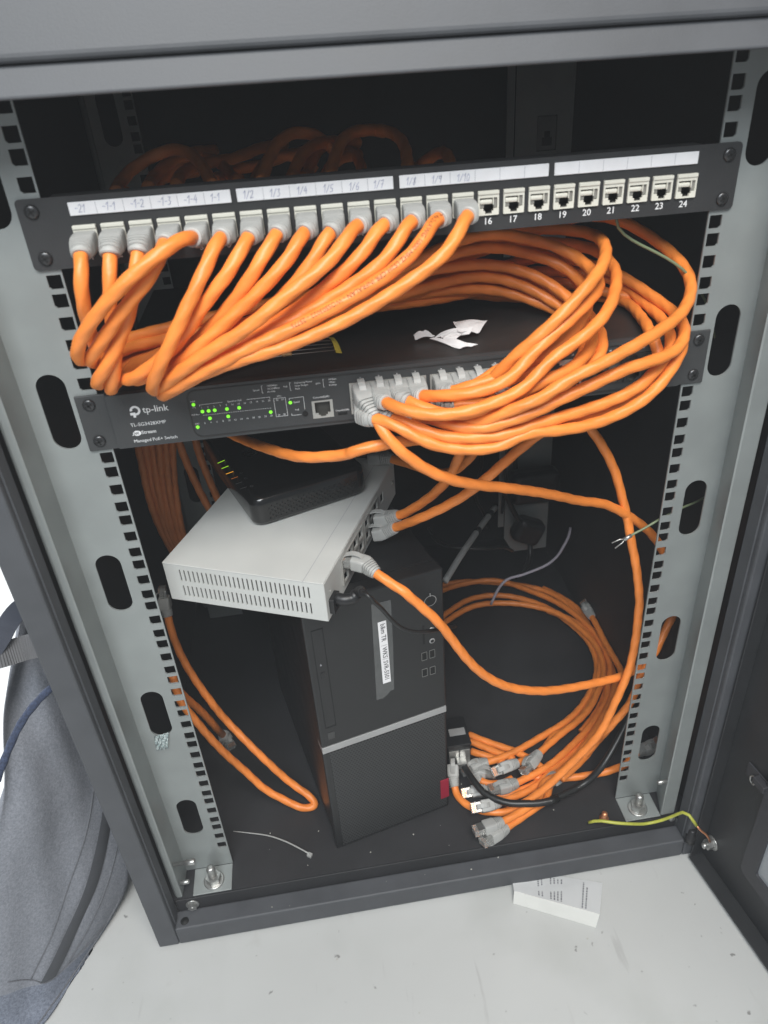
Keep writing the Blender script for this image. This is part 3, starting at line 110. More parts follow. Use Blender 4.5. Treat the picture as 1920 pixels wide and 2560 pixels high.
'w_white_rod': '641,2000,1669 688,2061,1684 736,2123,1699 783,2184,1714 830,2246,1729 877,2308,1741 923,2371,1750 969,2435,1755 1013,2500,1757 1057,2566,1757 1101,2632,1754 1144,2698,1750 1187,2764,1746 1230,2830,1742 1274,2895,1739 1319,2960,1736 1364,3024,1736 1411,3088,1737 1459,3151,1739 1507,3213,1742 1555,3276,1746 1604,3338,1749 1652,3400,1752',
'w_bw1': '650,3200,1683 664,3127,1659 681,3054,1637 711,2984,1620 752,2918,1611 803,2859,1606 862,2807,1604 928,2767,1606 1000,2737,1609 1076,2715,1609 1152,2702,1603 1229,2696,1591 1306,2700,1576 1381,2711,1558 1454,2732,1539 1524,2760,1517 1588,2793,1488 1645,2830,1449 1691,2870,1401 1731,2913,1349 1769,2957,1297 1809,3000,1245',
'w_bw2': '2142,4200,2388 2112,4200,2312 2082,4200,2235 2053,4201,2158 2030,4201,2080 2017,4201,1999 2012,4201,1917 2013,4200,1835 2018,4200,1753 2024,4199,1671 2020,4200,1589 2010,4200,1508 2000,4200,1426 1994,4200,1345 1989,4200,1263 1984,4200,1181 1979,4200,1099',
'w_bw3': '1484,4000,2250 1535,4003,2313 1596,4036,2318 1617,4053,2242 1625,4075,2164 1629,4099,2087 1626,4124,2010 1616,4148,1933 1604,4170,1856 1592,4187,1777 1583,4197,1697 1575,4200,1616 1570,4201,1535 1571,4203,1454 1583,4211,1374 1608,4229,1299 1640,4251,1228 1674,4273,1157 1705,4290,1085 1731,4300,1008 1752,4303,930 1771,4302,851 1791,4300,772',
'w_plug1': '1926,4000,1668 1956,4021,1596 1986,4043,1524 2015,4064,1452 2046,4083,1380 2078,4099,1307 2110,4113,1234 2142,4125,1161 2175,4135,1088 2211,4142,1016 2252,4148,946 2300,4151,882 2352,4150,820',
'w_plug2': '2400,4100,708 2410,4104,627 2416,4094,547 2417,4064,471 2410,4019,403 2388,3961,350 2351,3897,317 2306,3832,297 2255,3770,285 2198,3711,280 2138,3656,279 2078,3600,277',
'w_plug3': '2207,4300,2117 2202,4300,2042 2198,4300,1966 2199,4300,1891 2208,4300,1816 2215,4298,1741 2206,4299,1666 2182,4300,1595 2154,4300,1525',
'w_zip': '-2269,385,-328 -2189,361,-328 -2110,337,-328 -2031,312,-328 -1952,286,-328 -1874,257,-327 -1799,221,-326 -1727,180,-327 -1656,136,-327 -1589,88,-328 -1523,37,-328 -1458,-15,-328 -1394,-68,-328',
'w_cord': '-3220,-349,2971 -3281,-345,2919 -3343,-361,2873 -3402,-389,2827 -3457,-424,2781 -3505,-467,2734 -3546,-518,2689 -3579,-577,2646 -3607,-640,2606 -3632,-705,2567 -3656,-770,2528 -3680,-834,2486',
}
BACKPACK_GRID = [[[-0.3663, 0.0534, 0.3084], [-0.3647, 0.0738, 0.3033], [-0.3621, 0.0973, 0.2938], [-0.3548, 0.122, 0.2779]], [[-0.3946, 0.0142, 0.2417], [-0.3842, 0.0331, 0.2359], [-0.366, 0.0548, 0.2266], [-0.3474, 0.0908, 0.1929]], [[-0.402, -0.0332, 0.166], [-0.3865, -0.0185, 0.1545], [-0.3601, 0.0166, 0.1209], [-0.3377, 0.0575, 0.0769]], [[-0.4401, -0.0661, 0.0887], [-0.4118, -0.0487, 0.065], [-0.3795, -0.0198, 0.0228], [-0.3468, 0.0211, -0.0286]], [[-0.468, -0.0894, 0.0284], [-0.4308, -0.0817, 0.0005], [-0.3967, -0.056, -0.0371], [-0.3557, 0.0031, -0.0678]], [[-0.4889, -0.1131, -0.0538], [-0.4525, -0.107, -0.0656], [-0.4215, -0.0893, -0.079], [-0.3823, -0.0335, -0.0927]], [[-0.5014, -0.1368, -0.112], [-0.4565, -0.1281, -0.1089], [-0.4229, -0.1108, -0.0943], [-0.393, -0.051, -0.0885]]]
SWITCH_PORT_OF = {1: 16, 2: 12, 3: 14, 4: 10, 5: 11, 6: 5, 7: 2, 8: 4, 9: 9, 10: 15, 11: 3, 12: 6, 13: 8, 14: 7, 15: 13}

def path(k): return [Vector([int(c) * 1e-4 for c in p.split(',')]) for p in PATHS[k].split()]
# ------------------------------------------------------------------ materials
MATS = {}
def mat(name, col, rough=0.5, metal=0.0, var=0.08, vscale=40, bump=0.0, bscale=300, spec=0.5, trans=0.0, alpha=1.0, emit=None, estr=0.0, coat=0.0):
    if name in MATS: return MATS[name]
    m = bpy.data.materials.new(name); m.use_nodes = True
    nt = m.node_tree; p = nt.nodes['Principled BSDF']
    p.inputs['Roughness'].default_value = rough; p.inputs['Metallic'].default_value = metal
    p.inputs['Specular IOR Level'].default_value = spec
    p.inputs['Transmission Weight'].default_value = trans; p.inputs['Alpha'].default_value = alpha
    p.inputs['Coat Weight'].default_value = coat
    tc = nt.nodes.new('ShaderNodeTexCoord')
    nz = nt.nodes.new('ShaderNodeTexNoise'); nz.inputs['Scale'].default_value = vscale; nz.inputs['Detail'].default_value = 6
    nt.links.new(tc.outputs['Object'], nz.inputs['Vector'])
    rp = nt.nodes.new('ShaderNodeValToRGB')
    a, b = [tuple(min(1, c * k) for c in col) + (1,) for k in (1 - var, 1 + var)]
    rp.color_ramp.elements[0].position = 0.35; rp.color_ramp.elements[1].position = 0.65
    rp.color_ramp.elements[0].color = a; rp.color_ramp.elements[1].color = b
    nt.links.new(nz.outputs['Fac'], rp.inputs['Fac']); nt.links.new(rp.outputs['Color'], p.inputs['Base Color'])
    rr = nt.nodes.new('ShaderNodeMapRange'); rr.inputs['To Min'].default_value = max(0, rough - 0.06); rr.inputs['To Max'].default_value = min(1, rough + 0.06)
    nt.links.new(nz.outputs['Fac'], rr.inputs['Value']); nt.links.new(rr.outputs['Result'], p.inputs['Roughness'])
    if bump:
        n2 = nt.nodes.new('ShaderNodeTexNoise'); n2.inputs['Scale'].default_value = bscale; n2.inputs['Detail'].default_value = 3
        nt.links.new(tc.outputs['Object'], n2.inputs['Vector'])
        bp = nt.nodes.new('ShaderNodeBump'); bp.inputs['Strength'].default_value = bump; bp.inputs['Distance'].default_value = 0.001
        nt.links.new(n2.outputs['Fac'], bp.inputs['Height']); nt.links.new(bp.outputs['Normal'], p.inputs['Normal'])
    if emit:
        p.inputs['Emission Color'].default_value = emit + (1,); p.inputs['Emission Strength'].default_value = estr
    MATS[name] = m; return m
ORANGE = mat('orange_jacket', (0.83, 0.243, 0.042), 0.42, var=0.09, vscale=35, bump=0.18, bscale=420)
ORANGE_SHADED = mat('orange_jacket_shaded', (0.62, 0.19, 0.045), 0.5, var=0.08, vscale=60, bump=0.12, bscale=500)  # darker copy of the jacket, shade on the rear cables put into the colour
BOOT = mat('grey_boot_plastic', (0.38, 0.38, 0.365), 0.5, var=0.04, bump=0.05)
CLEAR = mat('clear_plug_plastic', (0.75, 0.75, 0.72), 0.12, trans=0.75, var=0.02)
STEEL = mat('plated_steel', (0.45, 0.45, 0.435), 0.36, metal=0.85, var=0.1, vscale=120)
GALV = mat('galvanised_steel', (0.285, 0.305, 0.30), 0.45, metal=0.35, var=0.06, vscale=25, bump=0.05, bscale=250)
POWDER = mat('charcoal_powder_coat', (0.062, 0.065, 0.072), 0.56, var=0.1, vscale=30, bump=0.12, bscale=900)
BLACKP = mat('black_panel_coat', (0.019, 0.019, 0.021), 0.6, var=0.15, vscale=18, bump=0.2, bscale=900)
PANEL = mat('black_panel_steel', (0.028, 0.028, 0.029), 0.5, var=0.08, bump=0.15, bscale=800)
SWITCHG = mat('dark_grey_switch_steel', (0.040, 0.041, 0.042), 0.5, var=0.06, bump=0.15, bscale=900)
SWITCHT = mat('black_switch_cover', (0.022, 0.020, 0.019), 0.45, var=0.08, bump=0.1, bscale=800)
SCREW = mat('dark_zinc_screw', (0.06, 0.06, 0.062), 0.3, metal=0.7, var=0.2, vscale=200)
WHITE = mat('white_print', (0.75, 0.75, 0.75), 0.6, var=0.02)
PAPERW = mat('white_label_paper', (0.80, 0.79, 0.80), 0.55, var=0.03, vscale=80)
INK = mat('blue_pen_ink', (0.33, 0.34, 0.47), 0.6, var=0.2, vscale=300)
CELL = mat('grey_cell_line', (0.30, 0.30, 0.33), 0.6, var=0.05)
IVORY = mat('ivory_jack_plastic', (0.66, 0.64, 0.56), 0.4, var=0.04)
CAVITY = mat('dark_jack_cavity', (0.085, 0.08, 0.07), 0.5, var=0.2)
BLACKPL = mat('black_plastic', (0.012, 0.012, 0.013), 0.42, var=0.1, bump=0.05)
GLOSSB = mat('glossy_black_plastic', (0.008, 0.008, 0.008), 0.22, var=0.1, vscale=10, coat=0.2)
WBOX = mat('pale_grey_painted_steel', (0.52, 0.525, 0.505), 0.42, var=0.04, vscale=15, bump=0.05, bscale=500)
DARKIN = mat('dark_inside', (0.004, 0.004, 0.004), 0.7, var=0.1)
TOWER = mat('tower_black_plastic', (0.011, 0.0113, 0.012), 0.38, var=0.06, bump=0.15, bscale=1200)
SILVER = mat('silver_strip', (0.40, 0.40, 0.40), 0.35, metal=0.4, var=0.04)
TAPE = mat('grey_clear_tape', (0.085, 0.088, 0.088), 0.25, var=0.1, vscale=60)
RED = mat('red_tag', (0.30, 0.012, 0.035), 0.45, var=0.08)
GREENLED = mat('green_led', (0.2, 0.9, 0.05), 0.4, emit=(0.25, 0.95, 0.03), estr=1.0)
LIMELED = mat('lime_led', (0.4, 0.9, 0.05), 0.4, emit=(0.45, 0.95, 0.03), estr=0.9)
ORLED = mat('amber_led', (0.95, 0.4, 0.03), 0.4, emit=(1.0, 0.42, 0.03), estr=1.0)
ORDIM = mat('dim_amber_led', (0.5, 0.16, 0.03), 0.4, emit=(0.7, 0.2, 0.02), estr=0.35)
OFFLED = mat('unlit_led', (0.10, 0.10, 0.095), 0.4)
EMBLEM = mat('embossed_grey', (0.035, 0.035, 0.035), 0.3)
CABLEBLK = mat('black_cable_rubber', (0.013, 0.013, 0.013), 0.4, var=0.1, bump=0.05)
CABLEGRY = mat('grey_cable_sheath', (0.36, 0.33, 0.38), 0.45, var=0.08)
RODGRY = mat('pale_grey_sheath', (0.33, 0.33, 0.32), 0.5, var=0.06)
YGREEN = mat('yellow_green_wire', (0.42, 0.43, 0.06), 0.4, var=0.1, vscale=90)
GREENW = mat('green_wire', (0.17, 0.21, 0.12), 0.45, var=0.1)
COPPER = mat('copper_strands', (0.65, 0.28, 0.14), 0.35, metal=0.8, var=0.15, vscale=300)
YTAPE = mat('yellow_tape', (0.47, 0.40, 0.05), 0.5, var=0.08)
TAN = mat('resistor_tan', (0.42, 0.27, 0.12), 0.45, var=0.2, vscale=400)
PAPER = mat('torn_white_paper', (0.72, 0.70, 0.70), 0.7, var=0.05, vscale=60, bump=0.1, bscale=150)
CARD = mat('white_leaflet_paper', (0.60, 0.60, 0.57), 0.65, var=0.03)
CARDG = mat('grey_leaflet_print', (0.62, 0.63, 0.635), 0.65, var=0.04)
PRINTG = mat('grey_text_print', (0.20, 0.20, 0.22), 0.7, var=0.1)
FOIL = mat('crumpled_foil', (0.62, 0.70, 0.70), 0.18, metal=0.9, var=0.1)
ZIP = mat('translucent_nylon', (0.34, 0.34, 0.33), 0.4, var=0.06)
CABPRINT = mat('dark_orange_print', (0.36, 0.10, 0.02), 0.6, var=0.1)
GLASS = mat('smoked_door_glass', (0.34, 0.36, 0.38), 0.12, var=0.02)
GASKET = mat('black_rubber_gasket', (0.035, 0.035, 0.04), 0.5, var=0.1)
NAVY = mat('navy_strap', (0.028, 0.033, 0.048), 0.8, var=0.1, bump=0.4, bscale=900)
CORDM = mat('blue_cord', (0.028, 0.040, 0.078), 0.85, var=0.35, vscale=500, bump=0.6, bscale=700)
STRAPG = mat('grey_ribbed_webbing', (0.11, 0.11, 0.115), 0.85, var=0.1)
ZIPD = mat('dark_grey_zip_tape', (0.055, 0.058, 0.066), 0.75, var=0.1, bump=0.3, bscale=1200)
def grille_mat():
    m = mat('perforated_black', (0.020, 0.021, 0.022), 0.5)
    nt = m.node_tree; p = nt.nodes['Principled BSDF']
    tc = nt.nodes.new('ShaderNodeTexCoord'); mp = nt.nodes.new('ShaderNodeMapping'); mp.inputs['Rotation'].default_value = (0, 0, -0.23187)
    nt.links.new(tc.outputs['Object'], mp.inputs['Vector'])
    sx = nt.nodes.new('ShaderNodeSeparateXYZ'); nt.links.new(mp.outputs['Vector'], sx.inputs[0])
    def mth(op, a, b=None):
        n = nt.nodes.new('ShaderNodeMath'); n.operation = op
        for i, q in enumerate((a, b)):
            if q is None: continue
            if isinstance(q, (int, float)): n.inputs[i].default_value = q
            else: nt.links.new(q, n.inputs[i])
        return n.outputs[0]
    fx = mth('MULTIPLY', sx.outputs['X'], 1 / 0.0036); fz = mth('MULTIPLY', sx.outputs['Z'], 1 / 0.0031)
    row = mth('FLOOR', fz); odd = mth('MULTIPLY', mth('MODULO', mth('ADD', row, 1000), 2), 0.5)
    cx = mth('SUBTRACT', mth('FRACT', mth('ADD', mth('ADD', fx, 1000), odd)), 0.5); cz = mth('SUBTRACT', mth('FRACT', mth('ADD', fz, 1000)), 0.5)
    dist = mth('SQRT', mth('ADD', mth('MULTIPLY', cx, cx), mth('MULTIPLY', cz, cz)))
    hole = mth('LESS_THAN', dist, 0.30)
    mx = nt.nodes.new('ShaderNodeMix'); mx.data_type = 'RGBA'; mx.inputs[6].default_value = (0.036, 0.037, 0.038, 1); mx.inputs[7].default_value = (0.002, 0.002, 0.002, 1)
    nt.links.new(hole, mx.inputs[0]); nt.links.new(mx.outputs[2], p.inputs['Base Color'])
    bp = nt.nodes.new('ShaderNodeBump'); bp.inputs['Strength'].default_value = 0.7; bp.inputs['Distance'].default_value = 0.0006; bp.invert = True
    nt.links.new(hole, bp.inputs['Height']); nt.links.new(bp.outputs['Normal'], p.inputs['Normal'])
    return m
GRILLE = grille_mat()
def fabric_mat(name, c1, c2):
    m = mat(name, c1, 0.95, spec=0.1)
    nt = m.node_tree; p = nt.nodes['Principled BSDF']
    tc = nt.nodes.new('ShaderNodeTexCoord')
    n1 = nt.nodes.new('ShaderNodeTexNoise'); n1.inputs['Scale'].default_value = 420; n1.inputs['Detail'].default_value = 4; n1.inputs['Roughness'].default_value = 0.8
    nt.links.new(tc.outputs['Object'], n1.inputs['Vector'])
    rp = nt.nodes.new('ShaderNodeValToRGB'); rp.color_ramp.elements[0].position = 0.36; rp.color_ramp.elements[1].position = 0.66
    rp.color_ramp.elements[0].color = c1 + (1,); rp.color_ramp.elements[1].color = c2 + (1,)
    nt.links.new(n1.outputs['Fac'], rp.inputs['Fac']); nt.links.new(rp.outputs['Color'], p.inputs['Base Color'])
    n2 = nt.nodes.new('ShaderNodeTexNoise'); n2.inputs['Scale'].default_value = 16; n2.inputs['Detail'].default_value = 3
    nt.links.new(tc.outputs['Object'], n2.inputs['Vector'])
    b1 = nt.nodes.new('ShaderNodeBump'); b1.inputs['Strength'].default_value = 0.35; b1.inputs['Distance'].default_value = 0.012
    nt.links.new(n2.outputs['Fac'], b1.inputs['Height'])
    b2 = nt.nodes.new('ShaderNodeBump'); b2.inputs['Strength'].default_value = 0.5; b2.inputs['Distance'].default_value = 0.0012
    nt.links.new(n1.outputs['Fac'], b2.inputs['Height']); nt.links.new(b1.outputs['Normal'], b2.inputs['Normal'])
    nt.links.new(b2.outputs['Normal'], p.inputs['Normal'])
    return m
HEATHER = fabric_mat('heather_grey_fabric', (0.175, 0.185, 0.21), (0.27, 0.28, 0.31))
BASEFAB = fabric_mat('blue_grey_base_fabric', (0.12, 0.135, 0.17), (0.23, 0.25, 0.30))
def floor_mat():
    m = mat('pale_grey_painted_floor', (0.50, 0.505, 0.495), 0.40, var=0.05, vscale=3)
    nt = m.node_tree; p = nt.nodes['Principled BSDF']
    base = p.inputs['Base Color'].links[0].from_socket
    tc = nt.nodes.new('ShaderNodeTexCoord')
    def layer(scale, lo, hi, col, prev, stretch=None, amt=1.0):
        n = nt.nodes.new('ShaderNodeTexNoise'); n.inputs['Scale'].default_value = scale; n.inputs['Detail'].default_value = 5
        if stretch:
            mp = nt.nodes.new('ShaderNodeMapping'); mp.inputs['Scale'].default_value = stretch; mp.inputs['Rotation'].default_value = (0, 0, 0.5)
            nt.links.new(tc.outputs['Object'], mp.inputs['Vector']); nt.links.new(mp.outputs['Vector'], n.inputs['Vector'])
        else: nt.links.new(tc.outputs['Object'], n.inputs['Vector'])
        mr = nt.nodes.new('ShaderNodeMapRange'); mr.inputs['From Min'].default_value = lo; mr.inputs['From Max'].default_value = hi; mr.inputs['To Max'].default_value = amt
        nt.links.new(n.outputs['Fac'], mr.inputs['Value'])
        mx = nt.nodes.new('ShaderNodeMix'); mx.data_type = 'RGBA'; mx.inputs[7].default_value = col + (1,)
        nt.links.new(mr.outputs['Result'], mx.inputs[0]); nt.links.new(prev, mx.inputs[6]); return mx.outputs[2]
    c = layer(7, 0.52, 0.75, (0.40, 0.41, 0.39), base, amt=0.7)
    c = layer(26, 0.68, 0.80, (0.36, 0.35, 0.33), c, amt=0.4)
    c = layer(3, 0.66, 0.72, (0.27, 0.26, 0.255), c, stretch=(22, 2.5, 1), amt=0.30)
    c = layer(80, 0.69, 0.74, (0.16, 0.155, 0.15), c, amt=0.8)
    nt.links.new(c, p.inputs['Base Color'])
    return m
FLOORM = floor_mat()
# ------------------------------------------------------------------ helpers
WLOC = {}
class MB:
    def __init__(s): s.bm = bmesh.new(); s.mi = 0
    def _tag(s, n0):
        for f in list(s.bm.faces)[n0:]: f.material_index = s.mi
    def box(s, lo, hi, bev=0.0, seg=2, m=None):
        t = bmesh.new()
        c = [(x, y, z) for x in (lo[0], hi[0]) for y in (lo[1], hi[1]) for z in (lo[2], hi[2])]
        v = [t.verts.new(p) for p in c]
        for q in ((0, 1, 3, 2), (4, 6, 7, 5), (0, 4, 5, 1), (2, 3, 7, 6), (0, 2, 6, 4), (1, 5, 7, 3)): t.faces.new([v[i] for i in q])
        if bev > 0: bmesh.ops.bevel(t, geom=list(t.edges), offset=bev, segments=seg, profile=0.5, affect='EDGES')
        bmesh.ops.recalc_face_normals(t, faces=list(t.faces))
        s.join(t, m); return s
    def join(s, t, m=None):
        vm = {}
        for v in t.verts: vm[v] = s.bm.verts.new(m @ v.co if m else v.co)
        for f in t.faces:
            try:
                g = s.bm.faces.new([vm[v] for v in f.verts]); g.smooth = f.smooth; g.material_index = s.mi
            except ValueError: pass
        t.free(); return s
    def raw(s, verts, faces, m=None, smooth=False):
        vs = [s.bm.verts.new(m @ Vector(v) if m else Vector(v)) for v in verts]
        for q in faces:
            try:
                g = s.bm.faces.new([vs[i] for i in q]); g.smooth = smooth; g.material_index = s.mi
            except ValueError: pass
        return s
    def lathe(s, prof, m=None, n=20, smooth=True):
        # profile (radius, height) turned about local z
        vs = []; fs = []
        for (r0, h) in prof:
            for k in range(n):
                a = 2 * math.pi * k / n; vs.append((r0 * math.cos(a), r0 * math.sin(a), h))
        for i in range(len(prof) - 1):
            for k in range(n): fs.append((i * n + k, i * n + (k + 1) % n, (i + 1) * n + (k + 1) % n, (i + 1) * n + k))
        fs.append(tuple(range(n))[::-1]); fs.append(tuple((len(prof) - 1) * n + k for k in range(n)))
        return s.raw(vs, fs, m, smooth)
    def tube(s, P, rad, n=12, up=None, wob=0.0, pitch=0.03, ph=0.0, caps=True):
        vs = []; fs = []; fr = frames(P, up); L = 0
        for i, (p, t, nx, ny) in enumerate(fr):
            if i: L += (p - fr[i - 1][0]).length
            rr = rad[i] if isinstance(rad, (list, tuple)) else rad
            for k in range(n):
                a = 2 * math.pi * k / n
                q = rr * (1 + wob * math.cos(3 * (a - 2 * math.pi * L / pitch / 3 + ph)) + 0.2 * wob * math.sin(L * 190 + ph * 5))
                vs.append(p + nx * (q * math.cos(a)) + ny * (q * math.sin(a)))
        for i in range(len(fr) - 1):
            for k in range(n): fs.append((i * n + k, i * n + (k + 1) % n, (i + 1) * n + (k + 1) % n, (i + 1) * n + k))
        if caps: fs.append(tuple(range(n))[::-1]); fs.append(tuple((len(fr) - 1) * n + k for k in range(n)))
        return s.raw(vs, fs, None, True)
    def build(s, name, mats, parent=None, shade=None):
        bmesh.ops.recalc_face_normals(s.bm, faces=list(s.bm.faces)) if len(s.bm.faces) else None
        me = bpy.data.meshes.new(name); s.bm.to_mesh(me); s.bm.free()
        if not isinstance(mats, (list, tuple)): mats = [mats]
        for m in mats: me.materials.append(m)
        lo = Vector([min(v.co[i] for v in me.vertices) for i in range(3)]); hi = Vector([max(v.co[i] for v in me.vertices) for i in range(3)])
        c = Vector(((lo.x + hi.x) / 2, (lo.y + hi.y) / 2, lo.z))
        me.transform(Matrix.Translation(-c))
        o = bpy.data.objects.new(name, me); COL.objects.link(o)
        WLOC[o] = c
        if parent is not None: o.parent = parent; o.location = c - WLOC[parent]
        else: o.location = c
        return o
def frames(P, up=None):
    n = len(P); T = []
    for i in range(n):
        t = (P[min(i + 1, n - 1)] - P[max(i - 1, 0)]); T.append(t.normalized() if t.length > 1e-9 else Vector((0, 0, 1)))
    u = Vector(up) if up is not None else Vector((0.31, -0.2, 0.93))
    out = []; nx = None
    for i in range(n):
        t = T[i]
        b = u if (nx is None or up is not None) else nx
        a = b - t * b.dot(t)
        if a.length < 1e-4: a = Vector((1, 0.3, 0.2)) - t * Vector((1, 0.3, 0.2)).dot(t)
        nx = a.normalized(); ny = t.cross(nx); out.append((P[i], t, nx, ny))
    return out
def thing(name, label, cat, loc, group=None):
    o = bpy.data.objects.new(name, None); COL.objects.link(o); o.location = loc; o.empty_display_size = 0.05
    WLOC[o] = Vector(loc); return tag(o, label, cat, group)
def tag(o, label=None, cat=None, group=None, kind=None):
    if label: o['label'] = label
    if cat: o['category'] = cat
    if group: o['group'] = group
    if kind: o['kind'] = kind
    return o
def dup(o, off, parent=None):
    c = o.copy(); COL.objects.link(c); c.parent = parent if parent else o.parent
    WLOC[c] = WLOC[o] + Vector(off); c.location = WLOC[c] - (WLOC[c.parent] if c.parent else Vector())
    for ch in list(o.children): dup(ch, off, c)
    return c
def frame(o, ex, ey, ez):
    m = Matrix((Vector(ex), Vector(ey), Vector(ez))).transposed().to_4x4(); m.translation = Vector(o); return m
XZ = lambda y: frame((0, y, 0), (1, 0, 0), (0, 0, 1), (0, -1, 0))     # 2D (x,z) drawn on a plane facing the viewer
_dg = lambda: bpy.context.evaluated_depsgraph_get()
def curve_mesh(cu):
    o = bpy.data.objects.new('tmp', cu); COL.objects.link(o)
    bpy.context.view_layer.update()
    me = bpy.data.meshes.new_from_object(o.evaluated_get(_dg()))
    bpy.data.objects.remove(o); bpy.data.curves.remove(cu)
    v = [tuple(q.co) for q in me.vertices]; f = [tuple(p.vertices) for p in me.polygons]
    bpy.data.meshes.remove(me); return v, f
def plate(outer, holes, thick, z0=0.0):
    # flat plate with holes in local xy, occupying local z in [z0, z0+thick]
    cu = bpy.data.curves.new('tmp', 'CURVE'); cu.dimensions = '2D'; cu.fill_mode = 'BOTH'; cu.extrude = thick / 2
    for loop in [outer] + list(holes):
        sp = cu.splines.new('POLY'); sp.points.add(len(loop) - 1); sp.use_cyclic_u = True
        for i, p in enumerate(loop): sp.points[i].co = (p[0], p[1], 0, 1)
    v, f = curve_mesh(cu)
    return [(a, b, c + z0 + thick / 2) for a, b, c in v], f
def rect(x0, y0, x1, y1, r=0.0, n=4):
    if r <= 0: return [(x0, y0), (x1, y0), (x1, y1), (x0, y1)]
    out = []
    for cx, cy, a0 in ((x1 - r, y0 + r, -90), (x1 - r, y1 - r, 0), (x0 + r, y1 - r, 90), (x0 + r, y0 + r, 180)):
        for k in range(n + 1):
            a = math.radians(a0 + 90 * k / n); out.append((cx + r * math.cos(a), cy + r * math.sin(a)))
    return out
_TX = {}
def text2d(s, size, align='LEFT', bold=0.0):
    key = (s, align, bold)
    if key not in _TX:
        cu = bpy.data.curves.new('tmp', 'FONT'); cu.body = s; cu.size = 1.0; cu.align_x = align; cu.resolution_u = 2; cu.offset = bold
        _TX[key] = curve_mesh(cu)
    v, f = _TX[key]
    return [(a * size, b * size, c * size) for a, b, c in v], f
def put_text(mb, s, size, m, align='LEFT', bold=0.0, sx=1.0):
    v, f = text2d(s, size, align, bold); return mb.raw([(a * sx, b, 0) for a, b, c in v], f, m)
def ribbon(mb, pts, w, m):
    for a, b in zip(pts, pts[1:]):
        a = Vector((a[0], a[1])); b = Vector((b[0], b[1])); t = (b - a)
        if t.length < 1e-7: continue
        t.normalize(); nn = Vector((-t.y, t.x)) * (w / 2); a2 = a - t * w * 0.3; b2 = b + t * w * 0.3
        mb.raw([(*(a2 + nn), 0), (*(a2 - nn), 0), (*(b2 - nn), 0), (*(b2 + nn), 0)], [(0, 1, 2, 3)], m)
STROKE = {'1': [[(0, .7), (.3, 1), (.25, 0)]], '2': [[(0, .8), (.2, 1), (.45, .85), (.35, .5), (0, 0), (.55, .05)]], '3': [[(0, .95), (.4, .95), (.2, .6), (.45, .4), (.35, .05), (0, 0)]],
    '4': [[(.3, 1), (0, .4), (.5, .42)], [(.4, .75), (.35, 0)]], '5': [[(.5, 1), (.1, .95), (.05, .55), (.4, .5), (.4, .1), (0, 0)]], '6': [[(.4, 1), (.05, .5), (.05, .1), (.4, .05), (.45, .4), (.1, .45)]],
    '7': [[(0, .95), (.5, 1), (.2, 0)], [(.1, .5), (.45, .52)]], '8': [[(.4, .95), (.1, .8), (.4, .3), (.2, 0), (.05, .2), (.4, .75), (.4, .95)]], '9': [[(.4, .9), (.1, .9), (.05, .6), (.4, .6), (.45, .95), (.35, 0)]],
    '0': [[(.25, 1), (.02, .6), (.1, .05), (.4, .05), (.48, .6), (.25, 1)]], '-': [[(0, .5), (.4, .5)]], '/': [[(0, 0), (.45, 1)]]}
def handwrite(mb, s, x, y, h, w, m):
    for ch in s:
        for st in STROKE[ch]: ribbon(mb, [(x + (a + 0.18 * b) * h * .8, y + b * h + random.uniform(-.04, .04) * h) for a, b in st], w, m)
        x += h * (0.52 if ch not in '-1' else 0.44)
def screw_head(mb, c, r=0.0042, axis='y'):
    m = frame(c, (1, 0, 0), (0, 0, 1), (0, -1, 0))
    mb.mi = 0; mb.lathe([(r, 0), (r, .0006), (r * .93, .0013), (r * .7, .0019), (r * .3, .0022), (.0001, .0023)], m, 18)
    mb.mi = 1
    a = random.uniform(0, 1.5)
    for k in (0, math.pi / 2):
        rot = m @ Matrix.Rotation(a + k, 4, 'Z'); mb.box((-r * .55, -r * .13, .0015), (r * .55, r * .13, .00245), m=rot)
    mb.mi = 0
# ------------------------------------------------------------------ the floor of the room
mb = MB(); mb.raw([(-4, -4, -.088), (4, -4, -.088), (4, 5, -.088), (-4, 5, -.088)], [(0, 1, 2, 3)])
tag(mb.build('floor', FLOORM), kind='structure')
# ------------------------------------------------------------------ cabinet
cab = thing('server_cabinet', 'open charcoal steel equipment cabinet holding tangled orange network cables', 'cabinet', (0, .25, -.087))
YF = -.055
mb = MB()
mb.box((-.3125, YF, -.0835), (-.2905, -.033, .80), .002)                       # left upright
mb.box((.2905, YF, -.0835), (.3125, -.033, .80), .002)                        # right upright
mb.box((-.2903, YF, -.0835), (.2903, -.0335, -.0555), .002)                   # sill
t_ = bmesh.new()
hv = [t_.verts.new(q) for q in [(x, y, z) for x in (-.2903, .2903) for (y, z) in ((YF - .0055, .7315), (YF + .0015, .7475), (-.012, .7475), (-.012, .7315))]]
for q in ((0, 1, 2, 3), (7, 6, 5, 4), (0, 4, 5, 1), (1, 5, 6, 2), (2, 6, 7, 3), (3, 7, 4, 0)): t_.faces.new([hv[i] for i in q])
bmesh.ops.bevel(t_, geom=list(t_.edges), offset=.002, segments=3, profile=.5, affect='EDGES'); mb.join(t_)   # lower lip of the header
t_ = bmesh.new()
hv = [t_.verts.new(q) for q in [(x, y, z) for x in (-.3125, .3125) for (y, z) in ((YF - .0035, .7476), (YF + .050, .90), (-.012, .90), (-.012, .7482))]]
for q in ((0, 1, 2, 3), (7, 6, 5, 4), (0, 4, 5, 1), (1, 5, 6, 2), (2, 6, 7, 3), (3, 7, 4, 0)): t_.faces.new([hv[i] for i in q])
bmesh.ops.bevel(t_, geom=list(t_.edges), offset=.005, segments=4, profile=.5, affect='EDGES'); mb.join(t_)   # sloped header face
